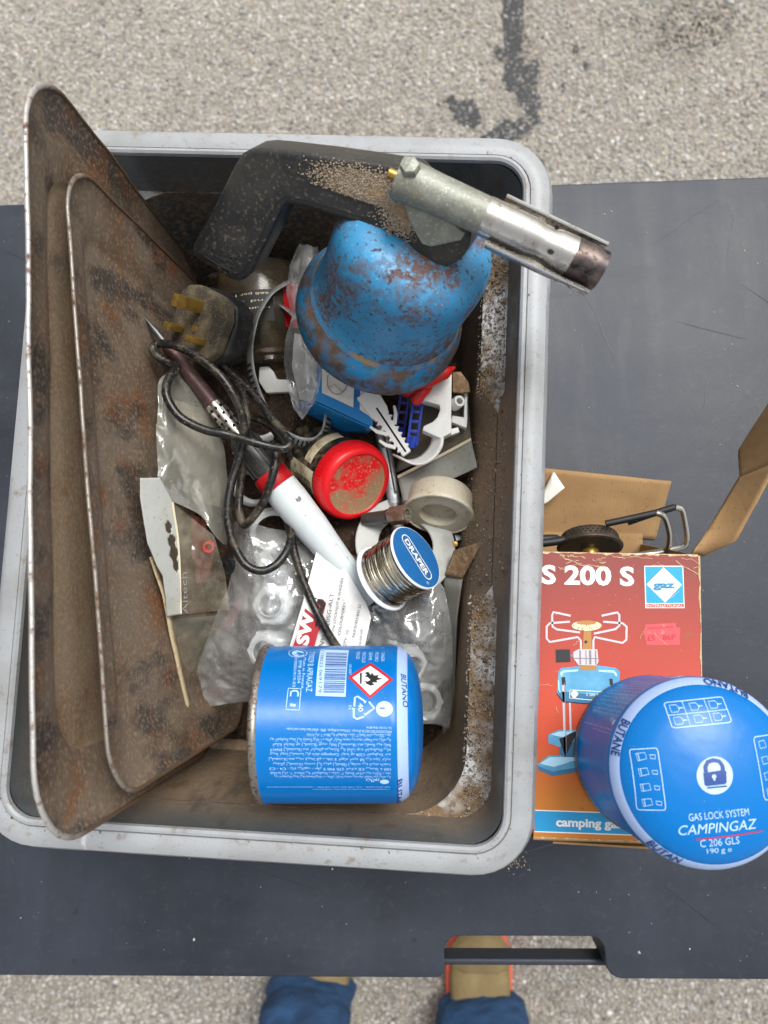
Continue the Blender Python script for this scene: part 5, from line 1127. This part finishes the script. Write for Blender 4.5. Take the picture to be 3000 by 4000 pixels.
T.add('film', ruled([D(*p) for p in ((1160, 955, .500), (1128, 1040, .496), (1115, 1140, .492), (1140, 1240, .490), (1115, 1330, .486), (1108, 1420, .484), (1120, 1500, .484), (1150, 1600, .490))], [D(*p) for p in ((1240, 960, .470), (1260, 1080, .470), (1230, 1200, .470), (1240, 1300, .472), (1260, 1400, .474), (1250, 1500, .480), (1238, 1560, .484), (1180, 1640, .494))], 60, 34, .006, 45, 3, .004), 'polybag', auto=80)
T.add('contents', ruled([D(*p) for p in ((1150, 1300, .500), (1140, 1430, .500), (1170, 1560, .505))], [D(*p) for p in ((1270, 1330, .485), (1260, 1450, .488), (1220, 1570, .50))], 14, 10, .003, 60, 8, .004), 'white_plastic', auto=80)
T = Thing('fittings_bag', 'clear plastic bag of white cable glands with a printed paper label', 'bag', D(1250, 2600, .54))
top_ = [(915, 2040, .505), (960, 2030, .495), (1040, 2060, .497), (1150, 2080, .500), (1300, 2130, .505), (1450, 2200, .505), (1600, 2230, .500), (1690, 2240, .494), (1735, 2300, .494)]
mid_ = [(900, 2250, .492), (950, 2240, .486), (1060, 2280, .482), (1150, 2320, .488), (1300, 2360, .492), (1480, 2420, .492), (1620, 2430, .488), (1700, 2440, .488), (1764, 2460, .500)]
low_ = [(764, 2630, .500), (840, 2600, .498), (1000, 2560, .490), (1150, 2560, .498), (1300, 2600, .505), (1450, 2640, .505), (1600, 2640, .500), (1690, 2660, .500), (1768, 2665, .520)]
bot_ = [(795, 2766, .512), (860, 2752, .512), (960, 2742, .515), (1120, 2760, .52), (1300, 2800, .525), (1450, 2830, .525), (1600, 2830, .525), (1700, 2828, .525), (1756, 2846, .530)]
def patch(rows, n, k, amp, sc, seed):
    R_ = [resample(spline([D(*p) for p in r], 4), n) for r in rows]; V = []; F = []
    cols = [resample(spline([r[i] for r in R_], 6), k) for i in range(n)]
    for i in range(n):
        for j in range(k):
            p = cols[i][j]; V.append(p+Vector((0, 0, amp*.8*fbm(p, sc*.6, seed)+amp*1.1*(.35-abs(fbm(p, sc*1.2, seed+1)))+amp*.4*(.3-abs(fbm(p, sc*3, seed+2))))))
    for i in range(n-1):
        for j in range(k-1): F.append((i*k+j, (i+1)*k+j, (i+1)*k+j+1, i*k+j+1))
    return V, F
T.add('film', patch([top_, mid_, low_, bot_], 110, 80, .0036, 34, 5), 'polybag', auto=80)
def gland(c, ax, r, name='cable_gland'):
    M = frame(c, ax)
    g_ = T.add(name, lathe([(r*.56, .004), (r*.62, .005), (r*.66, .0042), (r*.70, .0), (r*.95, .0), (r, -.001), (r, -.007), (r*.8, -.008), (r*.72, -.022), (r*.4, -.022)], M, 6*8), 'gland_white', auto=40)
    T.add('hexagon', lathe([(r*.70, .0006), (r*1.02, .0006), (r*1.10, -.001), (r*1.10, -.0075), (r*.9, -.0085)], M, 6), 'gland_white', parent=g_, smooth=False)
    T.add('bore', lathe([(r*.57, .004), (r*.54, -.004), (0, -.006)], M, 28), 'gland_inside', parent=g_)
gland(D(1063, 2362, .492), (-.15, .1, .97), .0132); gland(D(1040, 2545, .497), (-.25, -.1, .95), .0135)
gland(D(1085, 2190, .502), (.5, .6, .55), .0125); gland(D(1600, 2600, .512), (.4, -.2, .8), .013); gland(D(1660, 2740, .525), (.3, .2, .9), .013); gland(D(1400, 2470, .515), (.8, .1, .4), .012); gland(D(1510, 2560, .52), (.2, .5, .8), .013)
# label
LQ = [(1236, 2155, .4855), (1330, 2190, .4870), (1432, 2360, .4850), (1450, 2412, .4850), (1424, 2530, .4860), (1130, 2530, .4860), (1188, 2336, .4830)]
cc = Vector((1310, 2370)); c3 = D(1310, 2370, .4845)
lp_ = [D(x, y, d-.002) for x, y, d in LQ]
lbp = T.add('paper_label', ([c3]+lp_, [(0, 1+i, 1+(i+1) % len(lp_)) for i in range(len(lp_))]), 'label_paper', smooth=False)
K5 = lambda x, y: (900+x*.60277, 2000+y*.60277)
def ldep(a, b): return .4795
PS = Surf(lambda px, py: (px, py), lambda a, b, off: D(a, b, .4815-off))
T.add('red_block', surf_poly(PS, [K5(*p) for p in ((505, 555), (600, 565), (622, 590), (545, 870), (405, 870), (440, 780))], .0003, 60), 'label_red', parent=lbp, smooth=False)
T.add('black_block', surf_poly(PS, [K5(*p) for p in ((520, 545), (605, 575), (618, 600), (560, 745), (548, 740), (585, 610))], .0005, 60), 'ink_black', parent=lbp, smooth=False)
T.add('big_letters', surf_text(PS, 'SWA', K5(498, 868), K5(560, 560), 46, .0006, .05), 'print_white', parent=lbp, smooth=False)
for s, p, q, h in (('NYL', (598, 875), (626, 790), 17), ('20SG-ALT', (640, 740), (672, 528), 17), ('c/w LOCKNUT & WASHER', (672, 775), (735, 425), 11), ('COLOUR*GREY', (712, 800), (750, 585), 11.5), ('QTY: 10', (745, 880), (770, 768), 11.5), ('FAX:01453 842 22', (806, 812), (848, 600), 10.5), ('-a.co.uk', (845, 868), (858, 758), 10.5)):
    T.add('label_text', surf_text(PS, s, K5(*p), K5(*q), h, .0006), 'ink_black', parent=lbp, smooth=False)

# ================================================================== hose clamps and bits at the back
T = Thing('hose_clamp', 'large slotted steel hose clamp standing on edge beside the cable', 'hose clamp', D(1080, 1700, .53))
ring = [(1128, 1110, .500), (1066, 1150, .492), (1016, 1230, .484), (992, 1320, .480), (988, 1400, .479), (1002, 1480, .480), (1035, 1570, .484), (1090, 1660, .490), (1160, 1705, .494), (1220, 1712, .498), (1252, 1690, .500), (1268, 1640, .498), (1275, 1560, .500)]
rp = spline([D(*p) for p in ring], 8)
cr = D(1150, 1430, .495)
def outw(p): q = p-cr; q.z = 0; return q.normalized()
T.add('band', ruled([p+Vector((0, 0, .0012)) for p in rp], [p+outw(p)*.0065+Vector((0, 0, -.0065)) for p in rp], 90, 4), 'hose_steel', auto=80).modifiers.new('thick', 'SOLIDIFY').thickness = .0007
sl = []
for i in range(34, 92, 2):
    p = rp[min(i, len(rp)-2)]; tdir = (rp[min(i+1, len(rp)-1)]-p).normalized(); wv = (outw(p)*.0065+Vector((0, 0, -.0077))); nrm = tdir.cross(wv.normalized())
    sl.append(box(frame(p+Vector((0, 0, .0012))+wv*.5, nrm, tdir), .0010, .0048, .0020))
o = T.add('slot', join(*sl), 'hole_shade', smooth=False); o['kind'] = 'stuff'
rp2 = spline([D(*p) for p in ((905, 1176, .520), (960, 1160, .516), (1030, 1166, .510), (1090, 1195, .504), (1150, 1245, .498), (1200, 1300, .5))], 8)
o = single('steel_strip', 'thin curved steel strip crossing the hose clamp near the blowtorch', 'strip', ruled(rp2, [p+Vector((.001, .0035, -.006)) for p in rp2], 40, 4), 'hose_steel', auto=80); o.modifiers.new('thick', 'SOLIDIFY').thickness = .0006
T = Thing('glass_jar', 'dusty brown glass jar with black label at the back of the tub', 'jar', D(1060, 1150, .56))
M_ = frame(D(1045, 1450, .535), D(1010, 1050, .525)-D(1045, 1450, .535), (0, 0, 1))
T.add('glass', lathe([(0, .002), (.026, .002), (.0275, .004), (.027, .007), (.0285, .009), (.0275, .012), (.029, .015), (.031, .022), (.031, .07), (.028, .075), (0, .076)], M_, 48), 'glassy')
T.add('label', lathe([(.0313, .030), (.0313, .052)], M_, 20, math.radians(-50), math.radians(25)), 'jar_label')
GS = Surf(None, lambda a, b, off: M_ @ Vector(((.0313+off)*math.cos(b/.0313), (.0313+off)*math.sin(b/.0313), a)))
for g_ in [surf_text(GS, s, (.050-.005*i, .0313*.35), (.050-.005*i, -.0313*.75), .0016, .0002, local=True) for i, s in enumerate(('668 per 100g', 'and 1000', 'round with'))]: T.add('label_print', g_, 'label_cream', smooth=False)
T.add('side_label', lathe([(.0312, .026), (.0312, .058)], M_, 12, math.radians(40), math.radians(75)), 'red_plastic')
single('white_bracket', 'white plastic bracket lying below the glass jar', 'bracket', prism([D(*p, .515) for p in ((1012, 1432), (1050, 1430), (1068, 1450), (1082, 1480), (1130, 1482), (1145, 1530), (1040, 1535), (1010, 1490))], (0, 0, -.006)), 'white_plastic', bevel=.0012, weld=True)
single('plastic_lug', 'small dark grey plastic lug with a hole near the clear blister', 'lug', lathe([(.0018, .0), (.0058, .0), (.0062, -.001), (.0062, -.004), (.0018, -.004), (.0018, .0)], frame(D(878, 2212, .490), (-.2, -.2, .95)), 24), 'black_plastic')
for lab, px, py, d, r0, r1, ax in (('white plastic ring just above the white soldering iron handle', 1105, 1790, .512, .010, .0125, (.2, -.4, .9)), ('white plastic ring under the looped cable near the milky bag', 985, 1900, .515, .011, .014, (.5, .3, .8)), ('white plastic ring beside the clear bag of glands', 1065, 2070, .508, .012, .0155, (.3, -.5, .8)), ('thin white ring under the hose clamp', 1010, 1660, .52, .012, .0145, (.1, .5, .85))):
    single('washer_ring', lab, 'ring', lathe([(r0, .002), (r1, .002), (r1+.0006, .0), (r1, -.004), (r0, -.004), (r0, .002)], frame(D(px, py, d), ax), 36), 'white_plastic')
single('cloth_scrap', 'dirty cream plastic lining scrap under the hose clamp', 'scrap', ruled([D(*p) for p in ((950, 1560, .53), (1000, 1680, .525), (1100, 1790, .53))], [D(*p) for p in ((1150, 1560, .525), (1180, 1690, .52), (1230, 1780, .53))], 22, 16, .004, 60, 2, .003), 'cream_plastic', auto=80)
single('red_scrap', 'dark red scrap showing at the torn edge of the fittings bag', 'scrap', prism([D(*p, .505) for p in ((935, 2335), (950, 2320), (960, 2345), (900, 2450), (850, 2480), (870, 2430))], (0, 0, -.002)), 'dark_red', bevel=.0004, weld=True)
single('grey_connector', 'small grey plastic connector in the gap by the tape spool', 'connector', box(frame(D(1795, 2098, .525), (.2, .3, .9), (1, .3, 0)), .009, .007, .007), 'dark_metal', bevel=.001)
single('brass_screw', 'tiny brass screw head glinting beside the plastic ring', 'screw', lathe([(0, .001), (.0018, .0006), (.0022, -.001), (.001, -.002), (.001, -.008), (0, -.009)], frame(D(1778, 2125, .515), (0, .1, 1)), 16), 'brass')
# ================================================================== grit and fluff on the tub ledges
def ledge_pts(k, side):
    out = []
    while len(out) < k:
        y = RNG.uniform(-.195, .195)
        if abs(y) < .060: continue
        x = side*(HX-RNG.uniform(.024, .041))
        out.append(tuple(UM @ Vector((x, y, ZR-LEDGE-TZ+RNG.uniform(0, .0006)))))
    return out
def slope_pts(k, side):
    out = []
    for _ in range(k):
        y = RNG.uniform(-.055, .055); h = RNG.uniform(.02, .10); xr = HX-(.0206+.0255*sstep(0, .115, h-.003))
        out.append(tuple(UM @ Vector((side*(xr-.0004), y, ZR-h-TZ))))
    return out
def rim_pts(k):
    out = []
    for _ in range(k):
        P = rl(RNG.uniform(.0155, .0175)); q = P[RNG.integers(len(P))]
        out.append(tuple(UM @ Vector((q[0]+RNG.uniform(-.002, .002), q[1]+RNG.uniform(-.002, .002), ZR-TZ-.0006))))
    return out
pts = np.array(ledge_pts(2600, 1)+ledge_pts(500, -1)+slope_pts(900, 1)+rim_pts(120)+[tuple(UM @ Vector((HX-.012+RNG.normal(0, .004), -HY+.010+RNG.normal(0, .003), ZR-TZ-.012+RNG.normal(0, .002)))) for _ in range(60)])
tn = np.clip(RNG.normal(.22, .08, len(pts)), .07, .5)[:, None]*np.array([[1, .80, .60]])
v, f, t_ = chips(pts, np.clip(RNG.lognormal(-7.7, .45, len(pts)), .0003, .0016), tn, .6)
o = tinted('grit', v, f, t_, 'grit'); o['label'] = 'brown grit lying along the ledges of the tub'
# dust specks on the table
pts = []
while len(pts) < 280:
    x, y = RNG.uniform(-.36, .34), RNG.uniform(-.285, .31)
    q = UM.inverted() @ Vector((x, y, TZ))
    if abs(q.x) < HX+.006 and abs(q.y) < HY+.006: continue
    r = (BM.inverted() @ Vector((x, y, 0)))
    if -.01 < r.x < BW+.01 and -.01 < r.y < BL+.03: continue
    lx = TI @ Vector((x, y, TZ))
    if lx.y < yn+.012 or (nx0-.01 < lx.x < nx1+.01 and lx.y < ny+.01): continue
    pts.append((x, y, TZ+.0002))
tn = np.clip(RNG.normal(.42, .18, len(pts)), .06, .8)[:, None]*np.array([[1, .94, .84]])
v, f, t_ = chips(np.array(pts), np.clip(RNG.lognormal(-7.9, .45, len(pts)), .0002, .0014), tn, .5)
o = tinted('dust', v, f, t_, 'grit'); o['label'] = 'pale specks of dust scattered on the black table'

# ================================================================== person behind the table
T = Thing('person', 'person in blue jeans and tan shoes with orange soles, standing at the table', 'person', (0, -.86, 0))
FR = [dict(x=.104, toe=-.555, turn=-.02, leg=-.668, hw=.86), dict(x=-.168, toe=-.535, turn=.05, leg=-.640, hw=1.0)]
def shoe(fr):
    L_ = .300; M = Matrix.Translation((fr['x'], fr['toe'], 0)) @ Matrix.Rotation(fr['turn'], 4, 'Z')
    hs_ = fr['hw']
    secs = [(y_, w0*hs_, a_, b_) for y_, w0, a_, b_ in ((0, .018, .000, .030), (.012, .036, 0, .042), (.04, .050, 0, .052), (.08, .056, 0, .060), (.12, .055, 0, .076), (.16, .047, 0, .098), (.20, .043, 0, .120), (.24, .042, 0, .128), (.275, .038, 0, .122), (.297, .022, 0, .105))]
    V = []; F = []; n = 20
    for y, hw, z0, z1 in secs:
        for i in range(n):
            a = 2*math.pi*i/n; c_, s_ = math.cos(a), math.sin(a)
            V.append(M @ Vector((hw*math.copysign(abs(c_)**.75, c_), -y, .022+(z1-.022)*.5+(z1-.022)*.5*math.copysign(abs(s_)**.75, s_))))
    m = len(secs)
    for j in range(m-1):
        for i in range(n): F.append((j*n+i, j*n+(i+1) % n, (j+1)*n+(i+1) % n, (j+1)*n+i))
    F += [tuple(range(n)), tuple((m-1)*n+i for i in range(n))]
    up = T.add('shoe', (V, F), 'suede', auto=80, weld=True)
    so_ = []
    for s in (1, -1):
        for y, hw, z0, z1 in (secs if s == 1 else reversed(secs)): so_.append(M @ Vector((s*(hw+.006), -y+(.006 if y == 0 else 0), .028)))
    T.add('sole', prism(so_, (0, 0, -.0275)), 'sole_orange' if fr['x'] > 0 else 'suede', parent=up, bevel=.004, weld=True)
    T.add('toe_cap', lathe([(.0, .012), (.03, .010), (.046, .002), (.050, -.008)], M @ Matrix.Translation((0, -.052, .052)) @ Matrix.Rotation(math.radians(18), 4, 'X'), 24), 'suede', parent=up)
    for i in range(5):
        y = .125+.022*i; z = .080+.012*i
        T.add('lace', tube(spline([M @ Vector((-.030, -y, z-.006)), M @ Vector((0, -y-.004, z+.006)), M @ Vector((.030, -y, z-.006))], 4), .0026, 6), 'sole_brown', parent=up)
for fr in FR: shoe(fr)
# jeans: one skinned surface from hems to waist
me = bpy.data.meshes.new('jeans'); vs = []; es = []; rad = []
def addv(p, r, prev=None):
    vs.append(tuple(p)); rad.append(r)
    if prev is not None: es.append((prev, len(vs)-1))
    return len(vs)-1
pel = addv((-.025, -.86, .93), (.165, .125))
wai = addv((-.025, -.80, 1.06), (.16, .12), pel)
for fr in FR:
    x = fr['x']; s = 1 if x > 0 else -1; a = fr['leg']
    p = addv((x*.75-.005, -.86, .80), (.105, .11), pel)
    p = addv((x*.9, -.845, .62), (.085, .088), p); p = addv((x, -.825, .46), (.070, .074), p)
    kx = 1.0 if x > 0 else .88
    p = addv((x, a-.075, .30), (.068, .074), p); p = addv((x, a-.040, .18), (.035*kx, .064), p); p = addv((x, a-.020, .11), (.036*kx, .074), p); p = addv((x, a-.016, .060), (.035*kx, .078), p); p = addv((x, a-.016, .010), (.035*kx, .078), p)
me.from_pydata(vs, es, []); jo = bpy.data.objects.new('jeans', me); COL.objects.link(jo); jo.parent = T.o; jo.matrix_parent_inverse = T.inv
md = jo.modifiers.new('skin', 'SKIN')
for i, r in enumerate(rad): me.skin_vertices[0].data[i].radius = r
me.skin_vertices[0].data[0].use_root = True
jo.modifiers.new('sub', 'SUBSURF').levels = 3; jo.modifiers['sub'].render_levels = 4
tx = bpy.data.textures.new('folds', 'CLOUDS'); tx.noise_scale = .05; dm = jo.modifiers.new('folds', 'DISPLACE'); dm.texture = tx; dm.strength = .02; dm.mid_level = .5; dm.texture_coords = 'GLOBAL'
t2 = bpy.data.textures.new('creases', 'CLOUDS'); t2.noise_scale = .022; d2 = jo.modifiers.new('creases', 'DISPLACE'); d2.texture = t2; d2.strength = .004; d2.mid_level = .5; d2.texture_coords = 'GLOBAL'
me.materials.append(MATS['jeans']); md.use_smooth_shade = True
